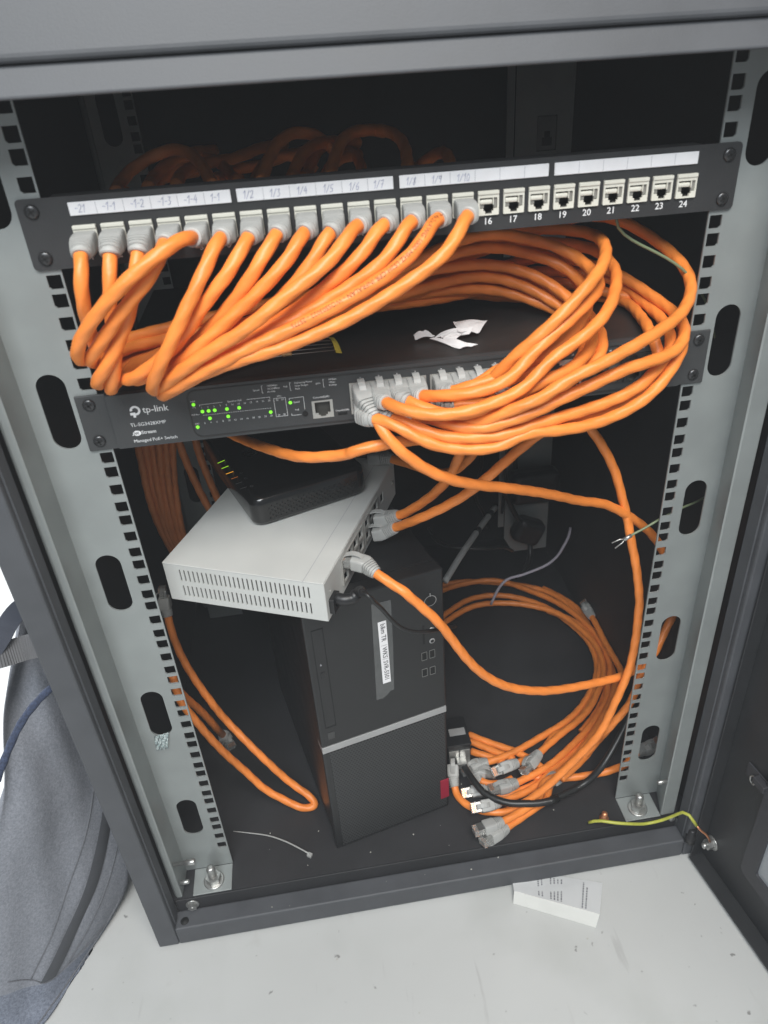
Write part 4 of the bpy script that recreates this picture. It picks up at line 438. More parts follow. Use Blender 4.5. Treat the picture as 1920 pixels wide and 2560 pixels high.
mb.box((-.2920, YF + .006, -.0550), (-.2890, -.0340, .7300), .0008)           # inner return of the left upright
mb.box((.2890, YF + .006, -.0550), (.2920, -.0340, .7300), .0008)
mb.build('front_frame', POWDER, cab)
mb = MB(); mb.box((-.2885, -.0332, -.0830), (.2885, -.0317, -.0378), .0006); mb.box((-.305, -.0316, -.0395), (.305, .56, -.0375)); mb.build('base_pan', BLACKP, cab)
for s in (-1, 1):
    mb = MB(); mb.box((s * .3085 - .0015, -.0325, -.083), (s * .3085 + .0015, .56, .80)); mb.build('side_panel', BLACKP, cab)
mb = MB(); mb.box((-.3068, .5602, -.083), (.3068, .5632, .80)); mb.build('back_panel', BLACKP, cab)
mb = MB(); mb.box((-.3125, -.0118, .8002), (.3125, .5632, .803)); mb.build('roof_panel', BLACKP, cab)
# dust and chips lying on the cabinet bottom
# rails
ZS = []; z = 0.0
k = 48
zz = [0.0]
for j in range(48, 0, -1):
    z += 0.0127 if (j - 1) % 3 == 0 else 0.015875; zz.append(z)
for j in range(4): z += 0.015875 if (j % 3) != 2 else 0.0127; zz.append(z)
SLOTS = [(.026, .0843), (.1835, .2435), (.342, .401), (.4997, .5592), (.658, .7175)]
def rail(sgn, ypos, xin=.2265, holes=True, front=True, zb=-.0355, flange=((.2685, -.030), (.2870, -.030))):
    x0, x1 = xin, .278
    def mx(a): return -a
    outer = [(mx(x0), zb), (mx(x1), zb), (mx(x1), .79), (mx(x0), .79)]
    hs = []
    if holes:
        for q in zz:
            h = .0047; c = .0016 if front else 0
            hs.append([(mx(.23255 - h), q - h), (mx(.23255 + h - c), q - h), (mx(.23255 + h), q - h + c), (mx(.23255 + h), q + h), (mx(.23255 - h), q + h)])
    for a, b in SLOTS:
        loop = rect(.2463, a, .2668, b, .0102, 6); hs.append([(mx(p), q) for p, q in loop])
    mb = MB(); v, f = plate(outer, hs, .0016, -.0016); v = [(-sgn * a, b, c) for a, b, c in v]; mb.raw(v, f, XZ(ypos))
    def mx(a): return a * sgn
    # folded flange towards the viewer with its rounded outer lip
    fl = [(x1, 0), (flange[0][0], flange[0][1]), (flange[0][0] + .0012 * (1 if flange[1][0] > flange[0][0] else -1), flange[0][1] - .0009), (flange[1][0] - .002, flange[1][1] - .0006), (flange[1][0], flange[1][1] + .002), (flange[1][0] + .0005, flange[1][1] + .016)]
    n = len(fl); vs = []; fs = []
    for q in (zb + (.0 if front else 0), .79):
        for (a, b) in fl: vs.append((mx(a), ypos + b, q))
        for (a, b) in reversed(fl): vs.append((mx(a + .0015), ypos + b + .0013, q))
    N = 2 * n
    for i in range(N): fs.append((i, (i + 1) % N, N + (i + 1) % N, N + i))
    for i in range(n - 1):
        fs.append((i, i + 1, N - 2 - i, N - 1 - i)); fs.append((N + i, N + N - 1 - i, N + N - 2 - i, N + i + 1))
    mb.raw(vs, fs)
    return mb.build('mounting_rail', GALV, cab)
def hexbolt(mb, m, r=.0086, h=.0075, stud=.017, sr=.0048, washer=.0112):
    if washer: mb.lathe([(washer, 0), (washer, .0012), (washer * .9, .0015)], m, 24)
    vs = []
    for q in (.0015, .0015 + h):
        for k in range(6):
            a = math.pi / 3 * k + .3; vs.append((r * math.cos(a), r * math.sin(a), q))
    mb.raw(vs, [(0, 1, 7, 6), (1, 2, 8, 7), (2, 3, 9, 8), (3, 4, 10, 9), (4, 5, 11, 10), (5, 0, 6, 11), (6, 7, 8, 9, 10, 11), (5, 4, 3, 2, 1, 0)], m)
    if stud: mb.lathe([(sr, h), (sr, h + stud * .85), (sr * .8, h + stud), (sr * .3, h + stud + .0004)], m, 16)
    return mb
for s, fl in ((-1, ((.2800, -.030), (.2875, -.030))), (1, ((.2690, -.030), (.2865, -.030)))):
    rl = rail(s, 0.0, flange=fl)
    mb = MB(); lo, hi = sorted((s * .2268, s * .2688)); mb.box((lo, -.0312, -.0374), (hi, -.0002, -.0358), .0004)
    mb.build('foot_plate', GALV, rl)
    mb = MB(); hexbolt(mb, frame((s * .2465, -.0175, -.0358), (1, 0, 0), (0, 1, 0), (0, 0, 1))); mb.build('anchor_bolt', STEEL, rl)
    xx = .2785 if s < 0 else .2725
    for zq in ((.0194, -.014) if s < 0 else (.0217,)):
        mb = MB(); m = frame((s * xx, -.0280, zq), (0, 1, 0), (0, 0, 1) if s < 0 else (0, 0, -1), (-s, 0, 0))
        L = .013 if zq > .01 else .009
        mb.lathe([(.0022, 0), (.0022, L), (.0034, L), (.0034, L + .0085), (.0028, L + .0095)] if zq > .01 and s < 0 else [(.0024, 0), (.0024, L), (.0015, L + .001)], m, 14)
        mb.build('side_screw', STEEL, rl)
mb = MB(); hexbolt(mb, frame((-.2712, -.0334, -.0475), (1, 0, 0), (0, 0, 1), (0, -1, 0)), r=.0052, h=.0035, stud=.002, sr=.002, washer=.0072); mb.build('flange_bolt', STEEL, cab)
mb = MB(); mb.lathe([(.0045, 0), (.0045, .0004)], frame((-.2802, -.0465, -.0556), (1, 0, 0), (0, 1, 0), (0, 0, 1)), 18); mb.build('frame_hole', DARKIN, cab)
mb = MB(); mb.lathe([(.0055, 0), (.0055, .002), (.0035, .0025), (.0035, .010), (.0025, .0115)], frame((.2035, -.0225, -.0374), (1, 0, 0), (0, 1, 0), (0, 0, 1)), 16); mb.build('ground_stud', COPPER, cab)
mb = MB(); mb.lathe([(.004, 0), (.004, .002), (.003, .003)], frame((.2816, -.0334, -.0403), (1, 0, 0), (0, 0, 1), (0, -1, 0)), 14); mb.build('small_screw', STEEL, cab)
# rear rails
rail(-1, .44, front=False, flange=((.278, .03), (.290, .03)))
mb = MB()
v, f = plate([(.2085, .046), (.2231, .018), (.278, .018), (.278, .79), (.2085, .79)], [rect(.2355, .618, .2605, .657)], .0016, -.0016); mb.raw(v, f, XZ(.44))
mb.box((.1975, .4395, .07), (.2070, .4412, .79), .0006)
mb.box((.2785, .4402, .018), (.2800, .47, .79))
rr2 = mb.build('mounting_rail', GALV, cab)
mb = MB(); mb.box((.2362, .4412, .6187), (.2598, .452, .6563), .0005); si = mb.build('socket_insert', mat('dull_grey_socket', (0.17, 0.18, 0.175), 0.5), rr2)
mb = MB(); mb.box((.2425, .4405, .6240), (.2545, .4411, .6330)); mb.box((.2450, .4405, .6331), (.2520, .4411, .6400)); mb.build('socket_hole', DARKIN, si)
# door, hinged at the right and swung wide open
DD = Vector((.151, -.9885, 0)).normalized(); DN = Vector((-DD.y, DD.x, 0)); DH = Vector((.2965, -.0565, 0))
DM = frame(DH, DD, (0, 0, 1), -DN)   # local x along the door, y up, z towards the inside
def dbox(mb, lo, hi, bev=.0008): mb.box(lo, hi, bev, m=DM)
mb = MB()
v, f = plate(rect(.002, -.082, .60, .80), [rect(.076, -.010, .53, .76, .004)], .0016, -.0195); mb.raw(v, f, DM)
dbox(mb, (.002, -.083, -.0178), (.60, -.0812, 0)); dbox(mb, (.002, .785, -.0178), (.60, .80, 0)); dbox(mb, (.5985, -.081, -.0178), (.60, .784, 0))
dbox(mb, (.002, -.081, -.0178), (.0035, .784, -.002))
door = mb.build('door', mat('shaded_door_coat', (0.020, 0.021, 0.023), 0.45, var=0.1, vscale=30, bump=0.25, bscale=900), cab)  # coat painted darker than the frame to stand in for shade on the door
mb = MB(); v, f = plate(rect(.060, -.027, .545, .775, .008), [rect(.0785, -.0075, .527, .757, .004)], .005, -.0178); mb.raw(v, f, DM); mb.build('window_frame', GASKET, door)
mb = MB(); v, f = plate(rect(.0745, -.0115, .531, .761), [], .003, -.0188); mb.raw(v, f, DM); mb.build('glass', GLASS, door)
mb = MB(); dbox(mb, (.030, .094, -.0177), (.062, .112, -.0155), .001); dbox(mb, (.046, .104, -.0154), (.062, .112, -.008), .001); lb = mb.build('latch_bracket', GASKET, door)
mb = MB()
ringp = [Vector(DM @ Vector((.042 + .0036 * math.cos(a), .0985 + .005 * math.sin(a), -.0145))) for a in [2 * math.pi * k / 20 for k in range(21)]]
mb.tube(ringp, .0011, 8, caps=False); mb.build('ring', STEEL, lb)
mb = MB(); hexbolt(mb, DM @ frame((.0135, -.048, -.0179), (1, 0, 0), (0, 1, 0), (0, 0, 1)), r=.0062, h=.0075, stud=.006, sr=.0036, washer=.0088); mb.build('earth_stud', STEEL, door)
mb = MB(); mb.lathe([(.006, 0), (.006, .012), (.0042, .013), (.0042, .020), (.002, .021)], frame((.2955, -.0560, -.0555), (1, 0, 0), (0, 1, 0), (0, 0, 1)), 16); mb.build('hinge_pin', BLACKPL, cab)
# crumbs
mb = MB()
for k in range(40):
    if k < 16: x, y, z = random.uniform(-.2, .2), random.uniform(-.028, .06), -.0372
    elif k < 22: x, y, z = random.uniform(-.25, .25), random.uniform(-.052, -.036), -.0552
    else: x, y, z = random.uniform(-.3, .2), random.uniform(-.32, -.07), -.0878
    s_ = random.uniform(.0003, .0009)
    mb.box((x - s_, y - s_ * .7, z), (x + s_, y + s_ * .7, z + s_ * .6), m=Matrix.Translation((x, y, 0)) @ Matrix.Rotation(random.uniform(0, 3), 4, 'Z') @ Matrix.Translation((-x, -y, 0)))
tag(mb.build('crumbs', mat('pale_chips', (0.42, 0.41, 0.37), 0.7)), kind='stuff', label='tiny pale chips and crumbs scattered over the cabinet bottom and room floor', cat='debris')
# ------------------------------------------------------------------ added volume imitating lens glare
mb = MB(); mb.box((-4.5, -4.5, -1.2), (4.5, 5.5, 1.1)); hz = mb.build('glare_veil', mat('thin_glare_veil', (1, 1, 1))); hz.data.materials.clear()
hm = bpy.data.materials.new('glare_veil_air'); hm.use_nodes = True; hn = hm.node_tree
for n_ in list(hn.nodes):
    if n_.type != 'OUTPUT_MATERIAL': hn.nodes.remove(n_)
pv = hn.nodes.new('ShaderNodeVolumePrincipled'); pv.inputs['Color'].default_value = (0.86, 0.90, 0.95, 1); pv.inputs['Density'].default_value = VEIL_DENSITY; pv.inputs['Anisotropy'].default_value = 0.0
hn.links.new(pv.outputs['Volume'], [n_ for n_ in hn.nodes if n_.type == 'OUTPUT_MATERIAL'][0].inputs['Volume']); hz.data.materials.append(hm); tag(hz, kind='stuff', label='thin pale veil added to imitate lens glare', cat='glare_veil')
# ------------------------------------------------------------------ patch panel
PX = [-.2041 + .01776 * i for i in range(24)]
pp = thing('patch_bay', 'black rack patch panel with handwritten white labels above a row of ivory jacks', 'patch panel', (0, 0, .6308))
JX0, JX1 = -.0073, .0073; JZ0, JZ1 = .6414, .6573
mb = MB()
holes = [rect(x - .0074, JZ0 - .0001, x + .0074, JZ1 + .0001) for x in PX]
v, f = plate(rect(-.2425, .6308, .2425, .6748, .003), holes, .0018, .0002); mb.raw(v, f, XZ(0))
mb.box((-.222, -.0003, .6725), (.215, .014, .6745), .0006); mb.box((-.222, -.0003, .6310), (.215, .020, .6325), .0006)
mb.build('faceplate', PANEL, pp)
mb = MB()
for x in (-.234, .234):
    for zq in (.6382, .6680): screw_head(mb, (x + random.uniform(-.001, .001), -.0022, zq))
    if x < 0: pass
mb.free if False else None
mb.bm.free()
first = None
for x in (-.2335, .2335):
    for zq in (.6384, .6672):
        if first is None:
            mb = MB(); screw_head(mb, (x, -.0021, zq), .0046); first = mb.build('screw', [SCREW, DARKIN], pp)
        else: dup(first, (x + .2335, 0, zq - .6384))
STRIPS = [(-.2106, -.1087, ['-21', '-1-1', '-1-2', '-1-3', '-1-4', '1-1']), (-.105, -.0023, ['1/2', '1/3', '1/4', '1/5', '1/6', '1/7']), (.0018, .1040, ['1/8', '1/9', '1/10', '', '', '']), (.1080, .2104, [''] * 6)]
for x0, x1, words in STRIPS:
    mb = MB(); mb.box((x0, -.0034, .6631), (x1, -.0021, .6711), .0004); st = mb.build('label_strip', PAPERW, pp)
    mb = MB(); w = (x1 - x0) / 6
    for k in range(1, 6): ribbon(mb, [(x0 + w * k, .6636), (x0 + w * k, .6706)], .00022, XZ(-.00355))
    mb.build('cell_lines', CELL, st)
    if any(words):
        mb = MB()
        for k, t in enumerate(words):
            if t: handwrite(mb, t, x0 + w * k + .0035 + random.uniform(0, .0012), .6647 + random.uniform(-.0003, .0004), .0047, .00034, XZ(-.0036))
        mb.build('handwriting', INK, st)
# one jack, copied twenty-three times
def jack(x):
    mb = MB(); m = XZ(0)
    op = [(x - .0061, .6457), (x - .0036, .6457), (x - .0036, .6442), (x - .0024, .6442), (x - .0024, .6423), (x + .0024, .6423), (x + .0024, .6442), (x + .0036, .6442), (x + .0036, .6457), (x + .0061, .6457), (x + .0061, .6527), (x - .0061, .6527)]
    v, f = plate(rect(x + JX0, JZ0, x + JX1, JZ1, .0006), [op], .0016, .0022); mb.mi = 0; mb.raw(v, f, m)
    mb.box((x + JX0 + .0002, -.0022, JZ0 + .0002), (x + JX1 - .0002, -.0019, JZ0 + .0009)); mb.box((x + JX0, -.0046, .6549), (x + JX1, -.0039, JZ1 - .0001), .0003)
    mb.box((x - .0060, -.0034, .6484), (x + .0030, -.0005, .6516), .0011); mb.box((x + .0031, -.0036, .6480), (x + .0038, -.0005, .6527), .0002); mb.mi = 2; mb.box((x + .0039, -.0024, .6460), (x + .0060, -.0004, .6524), .0002); mb.box((x - .0060, -.0022, .6458), (x - .0028, -.0004, .6483), .0002); mb.mi = 0
    mb.mi = 1
    for a in ((x - .0063, -.0021, .6421, x + .0063, .0100, .6423), ): pass
    # cavity walls
    i0, i1, k0, k1 = x - .0064, x + .0064, .6420, .6530
    mb.raw([(i0, -.0021, k0), (i1, -.0021, k0), (i1, -.0021, k1), (i0, -.0021, k1), (i0, .011, k0), (i1, .011, k0), (i1, .011, k1), (i0, .011, k1)], [(0, 1, 5, 4), (1, 2, 6, 5), (2, 3, 7, 6), (3, 0, 4, 7), (4, 5, 6, 7)])
    return mb.build('keystone_jack', [IVORY, CAVITY, mat('grey_jack_inner', (0.22, 0.21, 0.19), 0.5)], pp)
j0 = jack(PX[0])
for i in range(1, 24): dup(j0, (PX[i] - PX[0], 0, 0))
for i in range(24):
    mb = MB(); put_text(mb, str(i + 1), .0062, frame((PX[i], -.00215, .6352), (1, 0, 0), (0, 0, 1), (0, -1, 0)), 'CENTER', .012); mb.build('port_number', WHITE, pp)
mb = MB(); mb.box((-.20, .0205, .634), (.21, .045, .655), .002); mb.build('rear_cable_bar', PANEL, pp)
# ------------------------------------------------------------------ network switch
sw = thing('network_switch', 'dark grey rack switch with green status lights and grey plugs in its ports', 'network switch', (0, .1, .4975))
SX = [-.0354 + .0139 * (k % 4) + .0617 * (k // 4) for k in range(12)]
mb = MB()
cut = [rect(-.0445 + .0617 * b, .5047, .0150 + .0617 * b, .5307) for b in range(3)] + [rect(-.0737, .5049, -.0578, .5192)] + [rect(.146, .5060, .200, .5300)]
v, f = plate(rect(-.2205, .4977, .2205, .5404, .001), cut, .0016, .0036); mb.raw(v, f, XZ(0))
mb.box((-.2205, -.0036, .5390), (.2205, .001, .5404)); mb.box((-.2205, -.0036, .4977), (.2205, .001, .4992))
mb.build('front_face', SWITCHG, sw)
mb = MB(); mb.box((-.2203, .0012, .4978), (.2203, .27, .5402), .0012); mb.build('cover', SWITCHT, sw)
mb = MB(); mb.raw(*plate(rect(-.1640, .4998, .2150, .5379, .007), [rect(-.1632, .5006, .2142, .5371, .0062)], .0005, .0052), XZ(0)); mb.build('face_outline', SWITCHT, sw)
for s in (-1, 1):
    mb = MB(); lo, hi = sorted((s * .2215, s * .2428)); mb.box((lo, -.0022, .4968), (hi, -.0002, .5412), .0006)
    lo, hi = sorted((s * .2210, s * .2222)); mb.box((lo, -.0022, .4968), (hi, .03, .5412), .0004)
    ear = mb.build('mounting_ear', SWITCHG, sw)
    for zq in (.5048, .5340):
        mb = MB(); screw_head(mb, (s * .2337, -.0022, zq), .0046); mb.build('screw', [SCREW, DARKIN], ear)
# port blocks
SHIELD = mat('nickel_port_shield', (0.46, 0.45, 0.42), 0.35, metal=0.5, var=0.06)
def port_block(x0, x1, z0, z1, cols, name, shell=None):
    mb = MB(); mb.mi = 0; hs = []
    w = (x1 - x0) / cols; two = (z1 - z0) > .02
    for c in range(cols):
        cx = x0 + w * (c + .5)
        rows = ((z0 + .0010, z0 + .0122, 1), (z1 - .0122, z1 - .0010, -1)) if two else ((z0 + .0012, z1 - .0012, 1),)
        for a, b, sgn in rows:
            hw = .0058
            if sgn > 0: hs.append([(cx - hw, a + .003), (cx - .0035, a + .003), (cx - .0035, a + .0012), (cx - .002, a + .0012), (cx - .002, a), (cx + .002, a), (cx + .002, a + .0012), (cx + .0035, a + .0012), (cx + .0035, a + .003), (cx + hw, a + .003), (cx + hw, b), (cx - hw, b)])
            else: hs.append([(cx - hw, b - .003), (cx - .0035, b - .003), (cx - .0035, b - .0012), (cx - .002, b - .0012), (cx - .002, b), (cx + .002, b), (cx + .002, b - .0012), (cx + .0035, b - .0012), (cx + .0035, b - .003), (cx + hw, b - .003), (cx + hw, a), (cx - hw, a)][::-1])
    v, f = plate(rect(x0, z0, x1, z1), hs, .001, .0048); mb.raw(v, f, XZ(0))
    mb.mi = 1; e = .0006
    mb.raw([(x0 + e, -.0047, z0 + e), (x1 - e, -.0047, z0 + e), (x1 - e, -.0047, z1 - e), (x0 + e, -.0047, z1 - e), (x0 + e, .0008, z0 + e), (x1 - e, .0008, z0 + e), (x1 - e, .0008, z1 - e), (x0 + e, .0008, z1 - e)], [(0, 1, 5, 4), (1, 2, 6, 5), (2, 3, 7, 6), (3, 0, 4, 7), (4, 5, 6, 7)])
    return mb.build(name, [shell or SHIELD, CAVITY], sw)
for b in range(3): port_block(-.0442 + .0617 * b, .0147 + .0617 * b, .5050, .5304, 4, 'port_block')
port_block(-.0737, -.0578, .5049, .5192, 1, 'console_port')
for k in range(2): port_block(.1462 + .027 * k, .1725 + .027 * k, .5062, .5298, 2, 'fibre_port', SWITCHT)
mb = MB(); mb.box((-.0546, -.0056, .5055), (-.0475, -.0053, .5075), .0003); mb.box((-.0540, -.0059, .5060), (-.0481, -.0057, .5070)); mb.build('usb_port', [DARKIN], sw)
mb = MB(); mb.lathe([(.0021, 0), (.0021, .0006), (.0016, .0008)], frame((-.0794, -.0053, .5097), (1, 0, 0), (0, 0, 1), (0, -1, 0)), 16); mb.build('mode_button', DARKIN, sw)
PY = -.00545
tm = lambda x, z, y=PY: frame((x, y, z), (1, 0, 0), (0, 0, 1), (0, -1, 0))
led0 = None
LEDS = [(-.1599, .5269), (-.1545, .5207), (-.15, .5207), (-.1455, .5207), (-.1365, .5206), (-.1275, .5205), (-.1501, .5146), (-.1366, .5145), (-.1603, .5086), (-.0894, .5201), (-.1049, .5142)]
for x, zq in LEDS:
    if led0 is None:
        mb = MB(); mb.lathe([(.0013, 0), (.0013, .0003), (.0008, .0007), (.0001, .0008)], frame((x, -.0053, zq), (1, 0, 0), (0, 0, 1), (0, -1, 0)), 14); led0 = mb.build('status_light', GREENLED, sw)
    else: dup(led0, (x - LEDS[0][0], 0, zq - LEDS[0][1]))
# logo and lettering
mb = MB()
ring = lambda cx, cz, r0, r1, a0, a1, n=24: ([(cx + rr_ * math.cos(math.radians(a0 + (a1 - a0) * k / n)), cz + rr_ * math.sin(math.radians(a0 + (a1 - a0) * k / n)), 0) for k in range(n + 1) for rr_ in (r0, r1)], [(2 * k, 2 * k + 1, 2 * k + 3, 2 * k + 2) for k in range(n)])
v, f = ring(-.2020, .5272, .0021, .0038, -95, 183); mb.raw(v, f, XZ(PY))
mb.raw([(-.2060, .5258, 0), (-.2023, .5258, 0), (-.2023, .5237, 0), (-.2060, .5237, 0)], [(3, 2, 1, 0)], XZ(PY)); mb.raw([(-.2042, .5237, 0), (-.2023, .5237, 0), (-.2023, .5218, 0), (-.2042, .5218, 0)], [(3, 2, 1, 0)], XZ(PY))
put_text(mb, 'tp-link', .0072, tm(-.1968, .5248), bold=.006)
mb.build('brand_mark', WHITE, sw)
mb = MB(); put_text(mb, 'TL-SG3428XMP', .0039, tm(-.2080, .5147)); mb.build('model_lettering', WHITE, sw)
mb = MB(); put_text(mb, 'Stream', .0038, tm(-.2016, .5081), bold=.01)
v, f = plate([(-.2047 + .0030 * math.cos(a), .5091 + .0021 * math.sin(a)) for a in [2 * math.pi * k / 28 for k in range(28)]], [], .00004); mb.raw(v, f, XZ(PY)); mb.raw([(-.2088, .5074, 0), (-.2062, .5092, 0), (-.2062, .5076, 0)], [(0, 1, 2)], XZ(PY))
mb.build('series_lettering', WHITE, sw)
mb = MB(); put_text(mb, 'Jet', .0036, tm(-.2072, .5082, -.0056), bold=.012); mb.build('series_lettering', SWITCHG, sw)
mb = MB(); put_text(mb, 'Managed PoE+ Switch', .0036, tm(-.2086, .5016)); mb.build('type_lettering', WHITE, sw)
mb = MB(); T = lambda s, x, zq, sz=.0019, al='LEFT': put_text(mb, s, sz, tm(x, zq), al, .006)
L2 = lambda *p: ribbon(mb, p, .0003, XZ(PY))
for k in range(12):
    T(str(2 * k + 1), -.1545 + .00452 * k, .5231, al='CENTER'); T(str(2 * k + 2), -.1545 + .00452 * k, .5106, al='CENTER')
mb.build('legend_print', WHITE, sw); mb = MB()
T('PWR', -.1599, .5288, .0016, 'CENTER'); T('SYS', -.1599, .5239, .0016, 'CENTER'); T('PoE Max', -.1599, .5182, .0016, 'CENTER'); T('FAN', -.1603, .5107, .0016, 'CENTER')
mb.build('legend_print', WHITE, sw); mb = MB()
T('Speed or PoE', -.1300, .5258, .0019, 'CENTER')
L2((-.1557, .5250), (-.1557, .5262), (-.1390, .5264)); L2((-.1210, .5264), (-.1040, .5264), (-.1040, .5252))
for k in range(30): L2((-.1545 + .0017 * k, .5176), (-.1545 + .0017 * k + .0009, .5176))
mb.build('legend_print', WHITE, sw); mb = MB()
L2((-.1013, .5248), (-.0926, .5248), (-.0926, .5099), (-.1013, .5099), (-.1013, .5248))
T('SFP+', -.0969, .5257, .0017, 'CENTER'); T('25', -.0988, .5228, al='CENTER'); T('27', -.0948, .5228, al='CENTER'); T('26', -.0990, .5106, al='CENTER'); T('28', -.0950, .5106, al='CENTER')
mb.build('legend_print', WHITE, sw); mb = MB()
T('Speed', -.0870, .5196); T('PoE', -.0866, .5132); L2((-.0898, .5220), (-.0898, .5236), (-.0792, .5238), (-.0792, .5135)); L2((-.0895, .5110), (-.0895, .5095), (-.0825, .5095))
mb.build('legend_print', WHITE, sw); mb = MB()
T('Speed', -.1153, .5323); L2((-.1080, .5359), (-.1088, .5359), (-.1088, .5301), (-.1080, .5301)); T('1000Mbps', -.1050, .5347); T('10/100Mbps', -.1050, .5324); T('Activity', -.1050, .5301)
mb.build('legend_print', WHITE, sw); mb = MB()
T('PoE', -.0928, .5327); L2((-.0872, .5359), (-.0880, .5359), (-.0880, .5298), (-.0872, .5298)); T('Delivering Power', -.0845, .5347); T('Over Budget', -.0845, .5324); T('Fault', -.0845, .5301)
mb.build('legend_print', WHITE, sw); mb = MB()
T('SFP+', -.0690, .5323); L2((-.0625, .5359), (-.0632, .5359), (-.0632, .5297), (-.0625, .5297)); T('10Gbps', -.0592, .5347); T('1Gbps', -.0592, .5324); T('Activity', -.0592, .5301)
mb.build('legend_print', WHITE, sw); mb = MB()
T('Console(RJ45)', -.0660, .5213, .0021, 'CENTER'); mb.build('legend_print', WHITE, sw); mb = MB()
T('Console(USB)', -.0510, .5088, .0018, 'CENTER')
mb.build('legend_print', WHITE, sw)
for k in range(0):
    pass
for k in range(12):
    mb = MB(); T(str(2 * k + 1), SX[k], .5333, .0020, 'CENTER'); T(str(2 * k + 2), SX[k], .5020, .0020, 'CENTER'); mb.build('port_number', WHITE, sw)
mb = MB(); T('25', .160, .5333, .002, 'CENTER'); T('27', .187, .5333, .002, 'CENTER')
mb.build('port_number', WHITE, sw)
# ------------------------------------------------------------------ cables with plugs
def superell(w, h, n, k=20):
    out = []
    for i in range(k):
        a = 2 * math.pi * (i + .5) / k; c, s = math.cos(a), math.sin(a)
        out.append((w * math.copysign(abs(c) ** (2 / n), c), h * math.copysign(abs(s) ** (2 / n), s)))
    return out
def arcs(P):
    L = [0]
    for a, b in zip(P, P[1:]): L.append(L[-1] + (b - a).length)
    return L
def at_len(P, L, s):
    if s <= 0: return P[0] + (P[0] - P[1]).normalized() * -s if s < 0 else P[0].copy()
    for i in range(len(L) - 1):
        if s <= L[i + 1]: return P[i].lerp(P[i + 1], (s - L[i]) / max(L[i + 1] - L[i], 1e-9))
    return P[-1].copy()
def boot_sections(P, L, s0, s1, rc):
    prof = []
    for t, w, h, n in ((0, .0066, .0056, 8), (.02, .0071, .0061, 8), (.30, .0072, .0063, 7), (.50, .0072, .0063, 6)): prof.append((t, w, h, n))
    N = 5
    for k in range(N):
        a = .53 + .42 * k / N; q = (k + .5) / N
        w = .0071 * (1 - q) + (rc + .0018) * q; h = .0063 * (1 - q) + (rc + .0017) * q; n = 5 - 2.9 * q
        prof += [(a, w, h, n), (a + .42 / N * .55, w, h, n), (a + .42 / N * .60, w - .0012, h - .0012, n), (a + .42 / N * .95, w - .0012, h - .0012, n)]
    prof += [(.955, rc + .0016, rc + .0015, 2.1), (.985, rc + .0016, rc + .0015, 2), (1.0, rc + .0008, rc + .0008, 2)]
    return prof
def make_plug(parent, P, L, s0, s1, rc, up, latch=0, connector=None, mats=BOOT):
    prof = boot_sections(P, L, s0, s1, rc)
    C_ = [at_len(P, L, s0 + (s1 - s0) * p[0]) for p in prof]
    A = [at_len(P, L, s0 + (s1 - s0) * p[0] - .002) for p in prof]; B = [at_len(P, L, s0 + (s1 - s0) * p[0] + .002) for p in prof]
    vs = []; fs = []; K = 20; FR_ = []
    for (t, w, h, n), c, a, b in zip(prof, C_, A, B):
        tt = (b - a).normalized(); u = up - tt * up.dot(tt); u.normalize(); x = tt.cross(u); FR_.append((c, tt, u, x))
        for (p, q) in superell(w, h, n, K): vs.append(c + x * p + u * q)
    for i in range(len(prof) - 1):
        for k in range(K): fs.append((i * K + k, i * K + (k + 1) % K, (i + 1) * K + (k + 1) % K, (i + 1) * K + k))
    fs.append(tuple(range(K))[::-1]); fs.append(tuple((len(prof) - 1) * K + k for k in range(K)))
    mb = MB(); mb.raw(vs, fs, None, True); pg = mb.build('plug', mats, parent); pg.data.set_sharp_from_angle(angle=math.radians(28))
    if latch:
        c0, t0, u0, x0 = FR_[0]; mb = MB(); prev = None
        S = [(.42, .0056), (.34, .0072), (.22, .0082), (.08, .0086), (-.06, .0080), (-.20, .0066), (-.26, .0052)]
        vs = []; fs = []
        for (t, hgt) in S:
            c = at_len(P, L, s0 + (s1 - s0) * t) if t >= 0 else at_len(P, L, s0) - t0 * ((s1 - s0) * -t)
            for (sx, dz) in ((-.0026, 0), (.0026, 0), (.0026, .0012), (-.0026, .0012)): vs.append(c + x0 * sx + u0 * (hgt * latch + dz * latch))
        for i in range(len(S) - 1):
            for k in range(4): fs.append((i * 4 + k, i * 4 + (k + 1) % 4, (i + 1) * 4 + (k + 1) % 4, (i + 1) * 4 + k))
        fs.append((3, 2, 1, 0)); fs.append(tuple((len(S) - 1) * 4 + k for k in range(4)))
        mb.raw(vs, fs); mb.build('latch', mats, pg)
    if connector:
        c0, t0, u0, x0 = FR_[0]; ln = connector
        mb = MB(); m = frame(c0, x0, u0, t0); mb.mi = 0
        mb.box((-.0058, -.0040, -ln), (.0058, .0040, .0015), .0005, m=m)
        mb.mi = 1; mb.box((-.0059, -.0042, -ln * .62), (.0059, -.0018, .001), .0002, m=m)
        mb.mi = 2
        for k in range(8): mb.box((-.0044 + .00125 * k - .0003, .0030, -ln * .95), (-.0044 + .00125 * k + .0003, .0042, -ln * .55), m=m)
        mb.build('connector', [CLEAR, STEEL, COPPER], pg)
    return pg
RC = .0044
